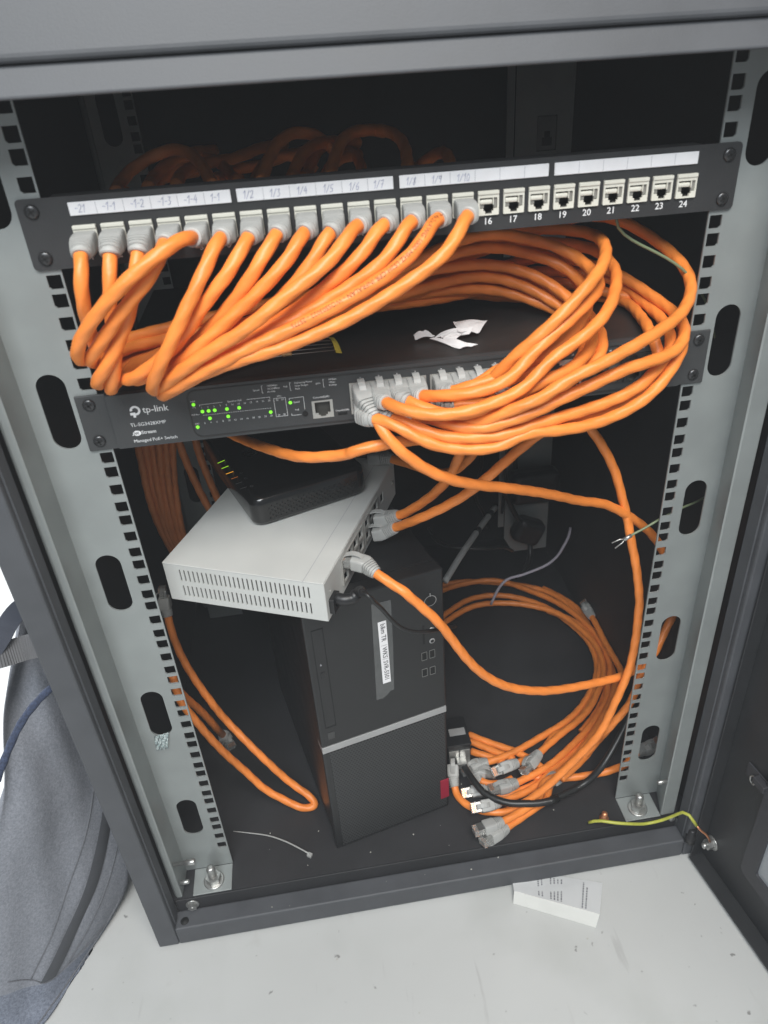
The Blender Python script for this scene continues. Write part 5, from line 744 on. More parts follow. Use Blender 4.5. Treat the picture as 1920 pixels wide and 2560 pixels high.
def cable(key, label, name='patch_cable', cat='cable', group=None, mat_=ORANGE, start=None, end=None, rad=RC, wob=.045):
    P = path(key); L = arcs(P); tot = L[-1]
    # finer, even sampling for the jacket
    n = max(8, int(tot / .0026)); s0, s1 = 0, tot
    up = Vector((0, 0, 1))
    a = .026 if start else 0; b = tot - (.026 if end else 0)
    Q = [at_len(P, L, a + (b - a) * k / n) for k in range(n + 1)]
    # light smoothing so the polyline turns evenly
    for _ in range(5): Q = [Q[0]] + [(Q[i - 1] + Q[i] * 2 + Q[i + 1]) / 4 for i in range(1, n)] + [Q[-1]]
    base = Q[len(Q) // 2].copy(); zmin = min(p.z for p in Q); base.z = zmin - rad
    t = thing(name, label, cat, base, group)
    mb = MB(); mb.tube(Q, rad, 18, wob=wob, pitch=.019, ph=random.uniform(0, 6)); jk = mb.build('jacket', mat_, t)
    Pr = P[::-1]; Lr = arcs(Pr)
    for kind, PP, LL in ((start, P, L), (end, Pr, Lr)):
        if not kind: continue
        if kind == 'panel': make_plug(t, PP, LL, .0078, .0375, rad, up, latch=-1)
        elif kind == 'switch_top': make_plug(t, PP, LL, .0098, .040, rad, up, latch=1)
        elif kind == 'switch_bottom': make_plug(t, PP, LL, .0098, .040, rad, up, latch=-1)
        elif kind == 'box': make_plug(t, PP, LL, .0095, .036, rad, up, latch=1)
        elif kind == 'box_out': make_plug(t, PP, LL, .013, .040, rad, up, latch=1, connector=.011)
        elif kind == 'loose': make_plug(t, PP, LL, .012, .036, rad, random.choice((Vector((.2, .1, 1)), Vector((-.6, .2, .7)), Vector((.5, -.4, .7)))), latch=1, connector=.0125)
        elif kind == 'loose_down': make_plug(t, PP, LL, .012, .036, rad, Vector((.3, -.2, -1)), latch=1, connector=.0125)
    t['_q'] = 0; del t['_q']
    return t, jk, Q
def print_on(jk, Q, text, s_start, size, rev=False, face=Vector((-.1, -.80, .60))):
    if rev: Q = Q[::-1]
    L = arcs(Q); v, f = text2d(text, size, 'LEFT', 0.0); vs = []
    ymid = size * .33
    for (x, y, z) in v:
        s = s_start + x; c = at_len(Q, L, s); tt = (at_len(Q, L, s + .003) - at_len(Q, L, s - .003)).normalized()
        n_ = face - tt * face.dot(tt); n_.normalize(); b = n_.cross(tt); a = (y - ymid) / RC
        vs.append(c + (n_ * math.cos(a) + b * math.sin(a)) * (RC * 1.05 + .0002))
    mb = MB(); mb.raw(vs, f); mb.build('jacket_print', CABPRINT, jk)
MARK = ['-21', '-1-1', '-1-2', '-1-3', '-1-4', '1-1', '1/2', '1/3', '1/4', '1/5', '1/6', '1/7', '1/8', '1/9', '1/10']
EXTRA = {1: 'leftmost of its row', 2: 'second in its row', 3: 'third in its row', 4: 'beneath the crossing cable',
         5: 'crossing over its left neighbours', 6: 'bending low over the switch lettering', 15: 'beside empty jack 16', 14: 'with printed jacket', 11: 'lying over its left neighbour'}
for i in range(1, 16):
    pn = SWITCH_PORT_OF[i]
    lab = 'orange patch cable plugged under handwritten mark %s' % MARK[i - 1]
    if i in EXTRA: lab += ', ' + EXTRA[i]
    t, jk, Q = cable('P%d' % i, lab, group='orange patch cables from the panel to the switch', start='panel', end='switch_top' if pn % 2 else 'switch_bottom')
    if i == 14: print_on(jk, Q, 'FTP 4x2xAWG 1000 MHZ LS2H CPR INFRALAN - WOSS03022 - 25775', .008, .0042)
    if i == 12: print_on(jk, Q, 'CAT.6A  S/FTP  PIMF  - E1K  250', .0, .0040) if False else None
t, jk, Q = cable('S1', 'orange cable from first switch port sweeping right and behind the right rail', group='orange patch cables', start='switch_top', end='loose')
cable('mp', 'orange cable with grey plug just behind the modem, under the level cable', group='orange patch cables', start='box')
cable('under', 'orange cable running level beneath the switch, just above the black modem', group='orange patch cables')
cable('wbA', 'upper of two orange cables in the far end of the pale grey box', group='orange patch cables', start='box')
cable('wbB', 'lower of two orange cables in the far end of the pale grey box', group='orange patch cables', start='box')
cable('wbC', 'orange cable in the near port of the pale grey box, drooping past the computer', group='orange patch cables', start='box_out')
cable('vert', 'orange cable dropping beside the right rail and looping into the small black adapter', group='orange patch cables', end='box')
GF = 'loose orange cables coiled on the cabinet floor'
cable('C1', 'coiled orange cable whose plug lies just right of the black adapter', group=GF, start='loose')
cable('C2', 'coiled orange cable whose plug with clear tip lies uppermost over the floor pile', group=GF, start='loose')
cable('C3', 'orange cable with bright plug in the middle of the floor pile, beside the black cable', group=GF, start='loose')
cable('C4', 'coiled orange cable whose grey plug lies beside the red tag of the computer', group=GF, start='loose')
cable('C5', 'orange cable with the rear plug of the pair nearest the cabinet sill', group=GF, start='loose_down')
cable('C6', 'orange cable with the front plug of the pair nearest the cabinet sill', group=GF, start='loose_down')
cable('C7', 'orange cable passing behind the right rail foot, plug seen through the lowest slot', group=GF, start='loose')
cable('C8', 'short orange cable end with grey plug between adapter and clear-tipped plug', group=GF, start='loose')
cable('C9', 'orange cable whose grey plug sits under the bright looping cable, by the black cord', group=GF, start='loose')
cable('C10', 'orange cable with grey plug lying behind the bright-tipped plug in the floor pile', group=GF, start='loose')
for k in ('C11', 'C12', 'C13'): cable(k, 'orange cable strand emerging from behind the small black adapter', group='orange strands behind the adapter')
cable('C14', 'orange cable with grey plug pointing to the back, at the right edge of the coil', group=GF, start='loose')
cable('C15', 'outermost dim orange loop of the floor coil, beside the upturned plug', group=GF)
cable('L1', 'orange cable looping on the floor left of the black computer, plug against left rail', group='orange cables at the left rail', start='loose')
cable('L2', 'orange cable with grey plug lying between two loop strands beside the left rail', group='orange cables at the left rail', start='loose')
for k in range(6): cable('W%d' % k, 'dim orange cable in the bundle hanging left of the pale grey box', group='hanging bundle of orange cables', mat_=ORANGE_SHADED)
for k in (6, 7): cable('W%d' % k, 'dim orange cable hanging behind the left corner of the black modem', group='orange cables behind the modem', mat_=ORANGE_SHADED)
for k in range(16): cable('T%d' % k, 'dim orange cable arching up behind the top edge of the patch panel', group='orange cables arching behind the patch panel', mat_=ORANGE_SHADED)
# ------------------------------------------------------------------ other wires
def wire(key, name, label, cat, m, rad, n=10):
    P = path(key); mb = MB(); mb.tube(P, rad, n); o = mb.build(name, m); return tag(o, label, cat)
def wire_thing(key, name, label, cat, m, rad):
    P = path(key); b = P[0].copy(); b.z = min(p.z for p in P) - rad
    t = thing(name, label, cat, b); mb = MB(); mb.tube(P, rad, 10); o = mb.build('sheath', m, t); return t, P
t, P = wire_thing('w_earth_low', 'earth_wire', 'yellow green earth wire lying over the sill, bent up to the door stud', 'wire', YGREEN, .0018)
mb = MB(); mb.tube(path('w_earth_cu'), .0012, 8); mb.build('bare_copper_end', COPPER, t)
wire('w_earth_up', 'earth_wire', 'thin green wire running from under the patch panel to behind the right rail', 'wire', GREENW, .0011)
t, P = wire_thing('w_earth_fork', 'earth_wire', 'thin green wire with bare fork terminal poking out past the right rail', 'wire', GREENW, .0011)
e = P[-1]; dirv = (P[-1] - P[-4]).normalized(); side = dirv.cross(Vector((0, -.8, .6))).normalized()
mb = MB(); mb.tube([e - dirv * .004, e + dirv * .004], .0019, 10)
for s in (-1, 1): mb.tube([e + dirv * .003, e + dirv * .007 + side * s * .002, e + dirv * .015 + side * s * .0028], .0007, 8)
mb.build('fork_terminal', STEEL, t)
wire('w_grey', 'grey_wire', 'thin pale grey wire curving up above the floor coil at the back', 'wire', CABLEGRY, .0020)
t, P = wire_thing('w_black_loop', 'black_cable', 'thick black cable looping from the small adapter across the orange plugs', 'cable', CABLEBLK, .0041)
mb = MB(); m = frame(P[0], (1, 0, 0), (0, 0, 1), (0, -1, 0)); mb.box((-.006, -.0045, -.001), (.006, .0045, .010), .0006, m=m); mb.build('shielded_plug', STEEL, t)
t, P = wire_thing('w_dc', 'power_lead', 'thin black power lead from the pale grey box across the computer front', 'cable', CABLEBLK, .0019)
mb = MB(); d0 = (P[3] - P[0]).normalized(); rd = []; pts = []
L = arcs(P)
for k in range(16):
    s_ = .044 * k / 15; pts.append(at_len(P, L, s_)); rd.append(.0052 if s_ < .022 else (.0046 if (k % 2) else .0036) if s_ < .036 else .0030)
mb.tube(pts, rd, 14); mb.build('barrel_plug', BLACKPL, t)
t, P = wire_thing('w_white_rod', 'grey_cable', 'straight pale grey cable slanting up behind the black computer', 'cable', RODGRY, .0042)
mb = MB(); L = arcs(P)
for s_ in (.105, .150): mb.tube([at_len(P, L, s_), at_len(P, L, s_ + .010)], .0046, 10)
mb.build('dark_band', BLACKPL, t)
for k, (nm, lab) in enumerate((('w_bw1', 'thin black wire looping low behind the black computer, toward the rear rail'), ('w_bw2', 'thin black wire hanging beside the pale rear rail, above the mains plug'), ('w_bw3', 'thin black wire drooping between modem and pale rear rail'))): wire(nm, 'black_wire', lab, 'wire', CABLEBLK, .0022)
# power plug hanging in front of the rear right rail
t = thing('power_plug', 'black mains plug with cords in front of the pale rear rail', 'plug', (.242, .425, .045))
mb = MB(); mb.box((.214, .402, .052), (.262, .432, .094), .010, 4, m=Matrix.Translation((.24, .42, .07)) @ Matrix.Rotation(.45, 4, 'Y') @ Matrix.Translation((-.24, -.42, -.07))); mb.build('plug_body', BLACKPL, t)
for k in ('w_plug1', 'w_plug2'):
    mb = MB(); mb.tube(path(k), .0042, 10); mb.build('cord', CABLEBLK, t)
t = thing('power_supply', 'black power brick on the pale rear rail above the mains plug', 'power supply', (.242, .40, .13))
mb = MB(); mb.box((.208, .40, .128), (.285, .436, .182), .012, 4); mb.build('case', BLACKPL, t); mb = MB(); mb.tube(path('w_plug3'), .0035, 10); mb.build('cord', CABLEBLK, t)
# ------------------------------------------------------------------ computer tower
TA = math.radians(13.2849); TE = Vector((math.cos(TA), math.sin(TA), 0)); TN = Vector((math.sin(TA), -math.cos(TA), 0))
TM = frame((-.1072, -.006, -.0374), TE, (0, 0, 1), TN)     # local x across, y up, z towards the viewer
tw = thing('computer_tower', 'black desktop computer tower with perforated lower front and a white label on grey tape', 'computer', (-.05, .12, -.0374))
def tb(lo, hi, name, m, bev=.0006, par=None, seg=2):
    mb = MB(); mb.box(lo, hi, bev, seg, m=TM); return mb.build(name, m, par or tw)
tb((.0015, .004, -.274), (.1385, .356, -.0185), 'case', TOWER, .0015)
tb((0, .1735, -.018), (.1408, .3585, 0), 'upper_bezel', TOWER, .0022)
tb((0, .0015, -.018), (.1408, .1640, -.0012), 'lower_bezel', TOWER, .0022)
tb((.0075, .006, -.0018), (.1380, .1630, -.0004), 'grille', GRILLE, .0004)
tb((.0005, .1645, -.017), (.1404, .1730, -.0002), 'silver_strip', SILVER, .0005)
mb = MB(); v, f = plate(rect(.0070, .2008, .0185, .3305), [rect(.0076, .2014, .0179, .3299)], .0004, 0.0); mb.raw(v, f, TM); dr = mb.build('drive_slot', DARKIN, tw)
tb((.0105, .2685, .0), (.0150, .2765, .0007), 'eject_button', TOWER, .0002, dr)
mb = MB(); mb.raw([(.0108, .2855, .0003), (.0128, .2855, .0003), (.0118, .2885, .0003)], [(0, 1, 2)], TM); mb.build('eject_mark', CELL, dr)
tb((.0085, .1842, .0), (.0155, .1935, .0004), 'badge', mat('dark_grey_badge', (0.04, 0.04, 0.04), 0.3), .0002)
mb = MB(); mb.raw([(.0667, .3410, .0003), (.0863, .3400, .0003), (.0853, .2850, .0003), (.0826, .2236, .0003), (.0790, .2236, .0003), (.0745, .2190, .0003), (.0700, .2165, .0003), (.0631, .2170, .0003)], [tuple(range(8))[::-1]], TM); tp = mb.build('tape', TAPE, tw)
mb = MB(); mb.box((.0714, .2368, .0004), (.0799, .3172, .0007), m=TM); lb = mb.build('paper_label', PAPERW, tp)
mb = MB(); lm = TM @ frame((.0738, .3148, .0009), (0, -1, 0), (1, 0, 0), (0, 0, 1))
for s_, o in (('b&m TR', 0), ('WKS', .0300), ('SVR-5501', .0478)): put_text(mb, s_, .0070, lm @ Matrix.Translation((o, 0, 0)), bold=.006, sx=.95)
for o in (.0277, .0455): ribbon(mb, [(o, -.0008), (o, .0052)], .0003, lm)
mb.build('label_lettering', mat('black_print', (0.05, 0.05, 0.055), 0.6), lb)
for i, (x, y) in enumerate(((.1143, .2500), (.1230, .2500), (.1140, .2275), (.1228, .2270))):
    mb = MB(); v, f = plate(rect(x, y, x + .0062, y + .0108, .0006), [rect(x + .0005, y + .0005, x + .0057, y + .0103)], .0006, 0.0); mb.mi = 0; mb.raw(v, f, TM)
    mb.mi = 1; mb.box((x + .0006, y + .0006, -.0002), (x + .0056, y + .0102, .0002), m=TM); mb.build('usb_port', [mat('dull_port_rim', (0.22, 0.22, 0.21), 0.4, metal=0.5), DARKIN], tw)
for y in (.2727, .2873):
    mb = MB(); mb.mi = 0; mb.lathe([(.0031, 0), (.0031, .0005), (.0023, .0008), (.0019, .0006)], TM @ Matrix.Translation((.1266, y, 0)), 20); mb.mi = 1; mb.lathe([(.0019, .0004), (.0017, .0009)], TM @ Matrix.Translation((.1266, y, 0)), 14)
    mb.build('audio_jack', [SILVER, DARKIN], tw)
tb((.1168, .2715, -.0002), (.1188, .2958, .0003), 'card_slot', DARKIN, .0001)
mb = MB(); v, f = ring(.1262, .3245, .0058, .0064, 0, 360, 32); mb.raw([(a, b, .0005) for a, b, c in v], f, TM); ribbon(mb, [(.1262, .3300), (.1262, .3335)], .0009, TM @ Matrix.Translation((0, 0, .0005))); mb.build('power_button', SILVER, tw)
tb((.1300, .0220, -.0004), (.1406, .0540, .0008), 'red_tag', RED, .0003)
tb((.002, .3558, -.27), (.1388, .3568, -.02), 'top_cover_edge', TOWER, .0003)
# ------------------------------------------------------------------ pale grey box on the tower
A0 = Vector((-.2225, .0340, 0)); B0 = Vector((-.0830, -.0280, 0)); C0 = Vector((.0100, .1660, 0))
e1 = (B0 - A0).normalized(); e2 = Vector((-e1.y, e1.x, 0)); WBZ = .3222; WH = .0415; WW = (B0 - A0).length; WD = .216
WM = frame((A0.x, A0.y, WBZ), e1, e2, (0, 0, 1))
wb = thing('network_box', 'pale grey metal network box with slotted side, balanced askew on the black computer', 'network device', (-.12, .09, WBZ))
mb = MB(); mb.box((.0015, .020, .0004), (WW - .020, WD, WH - .0013), m=WM); mb.box((.0004, .0012, -.0004), (WW - .0008, WD, .0004), m=WM); mb.build('chassis', DARKIN, wb)
mb = MB(); FM = WM @ frame((0, 0, 0), (1, 0, 0), (0, 0, 1), (0, -1, 0)); hs = []
for rw in ((.0226, .0356), (.0056, .0180)):
    for k in range(29):
        x = .0155 + .00439 * k; hs.append(rect(x - .0007, rw[0], x + .0007, rw[1], .00068, 3))
v, f = plate(rect(0, 0, WW, WH - .0008, .001), hs, .0012, -.0012); mb.raw(v, f, FM); mb.build('slotted_side', WBOX, wb)
mb = MB(); mb.box((-.0004, -.0004, WH - .0011), (WW + .0002, WD, WH), .0005, m=WM); lid = mb.build('lid', WBOX, wb)
mb = MB(); sl = WM.inverted(); pa = sl @ Vector((-.0999, -.0216, WBZ + WH)); pb = sl @ Vector((-.0554, .0769, WBZ + WH)); ribbon(mb, [(pa.x, pa.y), (pb.x, pb.y), (pb.x + (pb.x - pa.x) * .9, WD - .002)], .0004, WM @ Matrix.Translation((0, 0, WH + .00015))); mb.build('lid_seam', CELL, lid)
RMx = WM @ frame((WW, 0, 0), (0, 1, 0), (0, 0, 1), (1, 0, 0)); hs = [rect(.0060, .0045, .0200, .0185, .001)]
for c in range(4):
    for z0 in (.0085, .0225): hs.append(rect(.0425 + .0152 * c, z0, .0425 + .0152 * c + .0128, z0 + .0115))
for c in range(3):
    for z0 in (.0085, .0225): hs.append(rect(.1080 + .0152 * c, z0, .1080 + .0152 * c + .0128, z0 + .0115))
hs += [rect(.163, .019, .173, .029), rect(.010, .0245, .013, .0262)]
mb = MB(); v, f = plate(rect(.0002, 0, WD, WH - .0012), hs, .0012, -.0006); mb.raw(v, f, RMx); mb.build('port_side', WBOX, wb)
for x0, n_ in ((.0412, 4), (.1067, 3)):
    mb = MB(); hs = []
    for c in range(n_):
        for z0 in (.0085, .0225): hs.append(rect(x0 + .0019 + .0152 * c, z0 + .0006, x0 + .0019 + .0152 * c + .0116, z0 + .0108))
    v, f = plate(rect(x0, .0072, x0 + .0152 * n_ + .001, .0352), hs, .0012, .0008); mb.raw(v, f, RMx); mb.build('port_frame', SHIELD, wb)
mb = MB(); mb.mi = 0
v, f = plate(rect(.0052, .0040, .0205, .0195, .0015), [[(.0128 + .0038 * math.cos(a), .0115 + .0038 * math.sin(a)) for a in [2 * math.pi * k / 18 for k in range(18)]]], .0045, .0006); mb.raw(v, f, RMx); mb.build('power_inlet', BLACKPL, wb)
mb = MB(); mb.lathe([(.0026, 0), (.0026, .001), (.0010, .0016)], RMx @ frame((.206, .020, .0006), (1, 0, 0), (0, 1, 0), (0, 0, 1)), 14); mb.build('case_screw', STEEL, wb)
for x, y in ((.012, .012), (WW - .012, WD - .02)):
    mb = MB(); mb.lathe([(.005, 0), (.005, .0012)], WM @ Matrix.Translation((x, y, -.0010)), 14); mb.build('rubber_foot', BLACKPL, wb)
# ------------------------------------------------------------------ black modem on the box
q0 = Vector((-.1397, .0668, 0)); qr = Vector((-.0275, .1085, 0)); x1 = (qr - q0).normalized(); x2 = Vector((-x1.y, x1.x, 0)); MW = (qr - q0).length; MD = .170
MM = frame((q0.x, q0.y, WBZ + WH + .0016), x1, x2, (0, 0, 1)); MH = .0295
md = thing('modem', 'glossy black modem with a column of small lit bars, lying on the pale grey box', 'modem', (-.12, .13, WBZ + WH + .0003))
mb = MB()
def rloop(ins, z, r): return [MM @ Vector((a, b, z)) for a, b in rect(ins, ins, MW - ins, MD - ins, r, 6)]
loops = [rloop(.004, 0, .009), rloop(.0012, .0012, .011), rloop(0, .004, .012), rloop(.0003, MH - .008, .012), rloop(.0014, MH - .003, .011), rloop(.0038, MH - .0006, .010), rloop(.0062, MH, .009)]
vs = [p for l in loops for p in l]; n_ = len(loops[0]); fs = []
for i in range(len(loops) - 1):
    for k in range(n_): fs.append((i * n_ + k, i * n_ + (k + 1) % n_, (i + 1) * n_ + (k + 1) % n_, (i + 1) * n_ + k))
fs.append(tuple(range(n_))[::-1]); fs.append(tuple((len(loops) - 1) * n_ + k for k in range(n_)))
mb.raw(vs, fs, None, False); body = mb.build('body', GLOSSB, md)
for p in body.data.polygons: p.use_smooth = len(p.vertices) == 4
mb = MB()
for i in range(34):
    for j in range(6):
        if (i + j) % 2 == 0: mb.lathe([(.00075, 0), (.0006, .0004)], MM @ frame((.016 + .0027 * i, -.0001, .0065 + .0026 * j), (1, 0, 0), (0, 0, 1), (0, -1, 0)), 6)
mb.build('vent_dots', DARKIN, md)
mi = MM.inverted(); TOPZ = MH + .0003
LB = [((-.1740, .1502), (-.1679, .1547), LIMELED), ((-.1695, .1378), (-.1634, .1415), LIMELED), ((-.1646, .1255), (-.1582, .1288), ORLED), ((-.1590, .1145), (-.1535, .1172), ORDIM), ((-.1545, .1035), (-.1490, .1060), OFFLED), ((-.1500, .0930), (-.1445, .0955), OFFLED)]
for a, b, m_ in LB:
    a = mi @ Vector((a[0], a[1], 0)); b = mi @ Vector((b[0], b[1], 0)); mb = MB(); ribbon(mb, [(a.x, a.y), (b.x, b.y)], .0011, MM @ Matrix.Translation((0, 0, TOPZ)))
    mb.build('status_bar', m_, md)
mb = MB()
for a in ((-.150, .1245), (-.1455, .1125), (-.1395, .096)):
    c = mi @ Vector((a[0], a[1], 0)); v, f = ring(c.x, c.y, .0011, .0016, 40, 360, 12); mb.raw([(p, q, TOPZ) for p, q, _ in v], f, MM)
mb.build('icons', OFFLED, md)
mb = MB(); c = mi @ Vector((-.1420, .1650, 0)); v, f = ring(c.x, c.y, .0062, .0080, 60, 330, 24); mb.raw([(p, q, TOPZ) for p, q, _ in v], f, MM); v, f = ring(c.x + .004, c.y + .002, .0035, .0048, 120, 300, 16); mb.raw([(p, q, TOPZ) for p, q, _ in v], f, MM); mb.build('emblem', EMBLEM, md)
# plug seen above the modem
# ------------------------------------------------------------------ small adapter
ad = thing('cable_adapter', 'small black adapter box with two plugged sockets, right of the computer front', 'adapter', (.054, .09, -.0374))
mb = MB(); mb.box((.0375, .0732, -.0372), (.0672, .116, .0125), .0015); mb.build('case', BLACKPL, ad)
mb = MB(); mb.box((.0370, .0712, .0128), (.0677, .1165, .0148), .0008); mb.build('lid', BLACKPL, ad)
mb = MB(); mb.box((.0440, .0865, .0149), (.0640, .0975, .0153)); lb = mb.build('sticker', mat('grey_sticker', (0.30, 0.30, 0.30), 0.5), ad)
mb = MB()
for x in (.0395, .0530): mb.box((x, .0712, -.0215), (x + .0125, .0731, .0045), .0004)
mb.build('socket_shield', STEEL, ad)
# ------------------------------------------------------------------ loose bits
def top_plane(px): pass
SWT = .5404
def scrap(pts, label, fold=None):
    # folded paper scrap: polygon on the cover with a gentle curl, 0.3 mm thick
    mb = MB(); n = 10; P4 = [Vector((p[0], p[1], p[2])) for p in pts]
    vs = []; fs = []
    for i in range(n + 1):
        for j in range(n + 1):
            u, w = i / n, j / n
            p = P4[0] * (1 - u) * (1 - w) + P4[1] * u * (1 - w) + P4[2] * u * w + P4[3] * (1 - u) * w
            vs.append(p + Vector((0, 0, .0022 * math.sin(3.1 * u) * math.sin(2.6 * w + .3) + .0012 * abs(math.sin(4.2 * u + 3 * w + pts[0][0] * 900)))))
    m1 = len(vs); vs += [v - Vector((0, 0, .00025)) for v in vs]
    for i in range(n):
        for j in range(n):
            a = i * (n + 1) + j; fs.append((a, a + 1, a + n + 2, a + n + 1)); fs.append((m1 + a + n + 1, m1 + a + n + 2, m1 + a + 1, m1 + a))
    mb.raw(vs, fs); return tag(mb.build('paper_scrap', PAPER), label, 'paper scrap', 'torn paper scraps on the switch')
scrap([[0.0483, 0.0524, 0.5492], [0.077, 0.0528, 0.5472], [0.0658, 0.0371, 0.5432], [0.048, 0.0327, 0.5472]], 'upper torn white paper scrap of the heap on the switch, corner pointing right')
scrap([[0.0388, 0.0383, 0.5472], [0.0613, 0.0373, 0.5482], [0.0569, 0.0323, 0.5442], [0.0291, 0.0389, 0.5422]], 'long middle scrap of the torn paper heap on the switch')
scrap([[0.034, 0.0326, 0.5452], [0.0522, 0.0317, 0.5462], [0.0415, 0.0239, 0.5422], [0.0353, 0.0275, 0.5442]], 'small triangular scrap under the long one in the paper heap on the switch')
scrap([[0.0252, 0.0353, 0.5432], [0.0409, 0.0237, 0.5452], [0.0593, 0.0128, 0.5422], [0.0446, 0.0107, 0.5417]], 'front flat scrap of the torn paper heap on the switch, nearest the ports')
scrap([[0.0138, 0.0433, 0.5452], [0.0232, 0.0413, 0.5482], [0.031, 0.04, 0.5432], [0.0143, 0.0396, 0.5422]], 'smallest curled scrap at the left end of the paper heap on the switch')
RES_TAPE = [[-0.0536, 0.062, 0.5432], [-0.0499, 0.0281, 0.5417], [-0.049, 0.0598, 0.5432]]
RES_BASE = [-0.08360000000000001, 0.062, 0.5404]
FOIL_Q = [[-0.2645, -0.0005, 0.187], [-0.2502, -0.0005, 0.1904], [-0.2552, -0.0005, 0.1681], [-0.2666, -0.0005, 0.1673]]
LEAF_FRONT = [[0.0816, -0.0735, -0.0875], [0.1625, -0.1157, -0.0875], [0.1681, -0.1096, -0.074], [0.0843, -0.0666, -0.076]]
LEAF_TOP = [[0.0843, -0.0666, -0.076], [0.1681, -0.1096, -0.074], [0.1887, -0.0687, -0.0865], [0.0893, -0.0333, -0.0865]]

# resistor strip
rs = thing('resistor_strip', 'few small resistors joined by a yellow tape, lying on the switch', 'resistors', RES_BASE)
mb = MB(); vs = []; n = 8
for i in range(n + 1):
    for j in (0, 1):
        p = Vector(RES_TAPE[0]).lerp(Vector(RES_TAPE[1]), i / n) + (Vector(RES_TAPE[2]) - Vector(RES_TAPE[0])) * j
        vs.append(p + Vector((0, 0, .001 + .0035 * math.sin(i / n * 3.1) ** 2 * (1 - .4 * j))))
mb.raw(vs, [(2 * i, 2 * i + 1, 2 * i + 3, 2 * i + 2) for i in range(n)]); mb.build('yellow_tape', YTAPE, rs)
for k in range(5):
    a = Vector(RES_TAPE[0]).lerp(Vector(RES_TAPE[1]), .1 + .2 * k) + Vector((0, 0, .002)); b = a + Vector((-.075, .004 - .003 * k + random.uniform(-.002, .002), .0))
    mb = MB(); mb.tube([a, a.lerp(b, .5) + Vector((0, .001, .001)), b], .0004, 6); mb.build('lead', STEEL, rs)
    c = a.lerp(b, .50 + random.uniform(-.04, .04)) + Vector((0, .001, .0012)); dv = (b - a).normalized()
    mb = MB(); mb.tube([c - dv * .004, c - dv * .003, c - dv * .002, c + dv * .002, c + dv * .003, c + dv * .004], [.0008, .0015, .0012, .0012, .0015, .0008], 10); mb.build('resistor', TAN, rs)
# zip tie
P = path('w_zip'); t = thing('zip_tie', 'thin clear zip tie lying on the cabinet floor left of the computer', 'zip tie', (P[-1].x, P[-1].y, -.0374))
mb = MB(); mb.tube(P, [.0005 + .0004 * min(1, i / 6) for i in range(len(P))], 8); mb.build('strap', ZIP, t)
mb = MB(); mb.box((-.0028, -.0025, 0), (.0028, .0025, .0042), .0008, m=Matrix.Translation((P[-1].x, P[-1].y, -.0372)) @ Matrix.Rotation(-.6, 4, 'Z')); mb.build('head', ZIP, t)
# foil
mb = MB(); n = 14; vs = []; fs = []
FO = [Vector(p) for p in FOIL_Q]
for i in range(n + 1):
    for j in range(n + 1):
        u, w = i / n, j / n
        p = FO[0] * (1 - u) * (1 - w) + FO[1] * u * (1 - w) + FO[2] * u * w + FO[3] * (1 - u) * w
        p += Vector((random.uniform(-.0002, .0002), -.0012 - .0011 * abs(math.sin(9 * u + 5 * w)) - .0008 * random.random(), 0)); vs.append(p)
for i in range(n):
    for j in range(n): a = i * (n + 1) + j; fs.append((a, a + 1, a + n + 2, a + n + 1))
mb.raw(vs, fs); tag(mb.build('foil_scrap', FOIL), 'crumpled silver foil sticker hanging at a slot of the left rail', 'foil')
# leaflet on the floor, folded so its front fold stands a little proud
lf = thing('leaflet', 'folded white paper leaflet on the floor by the cabinet sill', 'leaflet', (.125, -.09, -.088))
mb = MB(); a, b, c, d = [Vector(p) for p in LEAF_FRONT]; mb.raw([a, b, c, d, a + Vector((0, .0006, .0002)), b + Vector((0, .0006, .0002)), c + Vector((0, .0006, .0003)), d + Vector((0, .0006, .0003))], [(0, 1, 2, 3), (7, 6, 5, 4), (0, 4, 5, 1), (1, 5, 6, 2), (2, 6, 7, 3), (3, 7, 4, 0)]); mb.build('front_fold', CARD, lf)
mb = MB(); p, q, r_, s_ = [Vector(p) for p in LEAF_TOP]; o = Vector((0, 0, -.0004)); mb.raw([p, q, r_, s_, p + o, q + o, r_ + o, s_ + o], [(0, 1, 2, 3), (7, 6, 5, 4), (0, 4, 5, 1), (1, 5, 6, 2), (2, 6, 7, 3), (3, 7, 4, 0)]); tf = mb.build('printed_fold', CARDG, lf)
mb = MB(); nrm = (q - p).cross(s_ - p).normalized(); nrm = nrm if nrm.z > 0 else -nrm
LM = lambda u, w: p * (1 - u) * (1 - w) + q * u * (1 - w) + r_ * u * w + s_ * (1 - u) * w + nrm * .0003
for u, w0, w1 in ((.30, .1, .85), (.34, .1, .8), (.44, .08, .9), (.48, .08, .9), (.52, .08, .88), (.56, .08, .9), (.80, .06, .9), (.84, .06, .75)):
    w = w0
    while w < w1:
        e_ = w + random.uniform(.03, .09); mb.raw([LM(u - .008, w), LM(u + .008, w), LM(u + .008, min(e_, w1)), LM(u - .008, min(e_, w1))], [(0, 1, 2, 3)]); w = e_ + .02
mb.build('print_lines', PRINTG, tf)
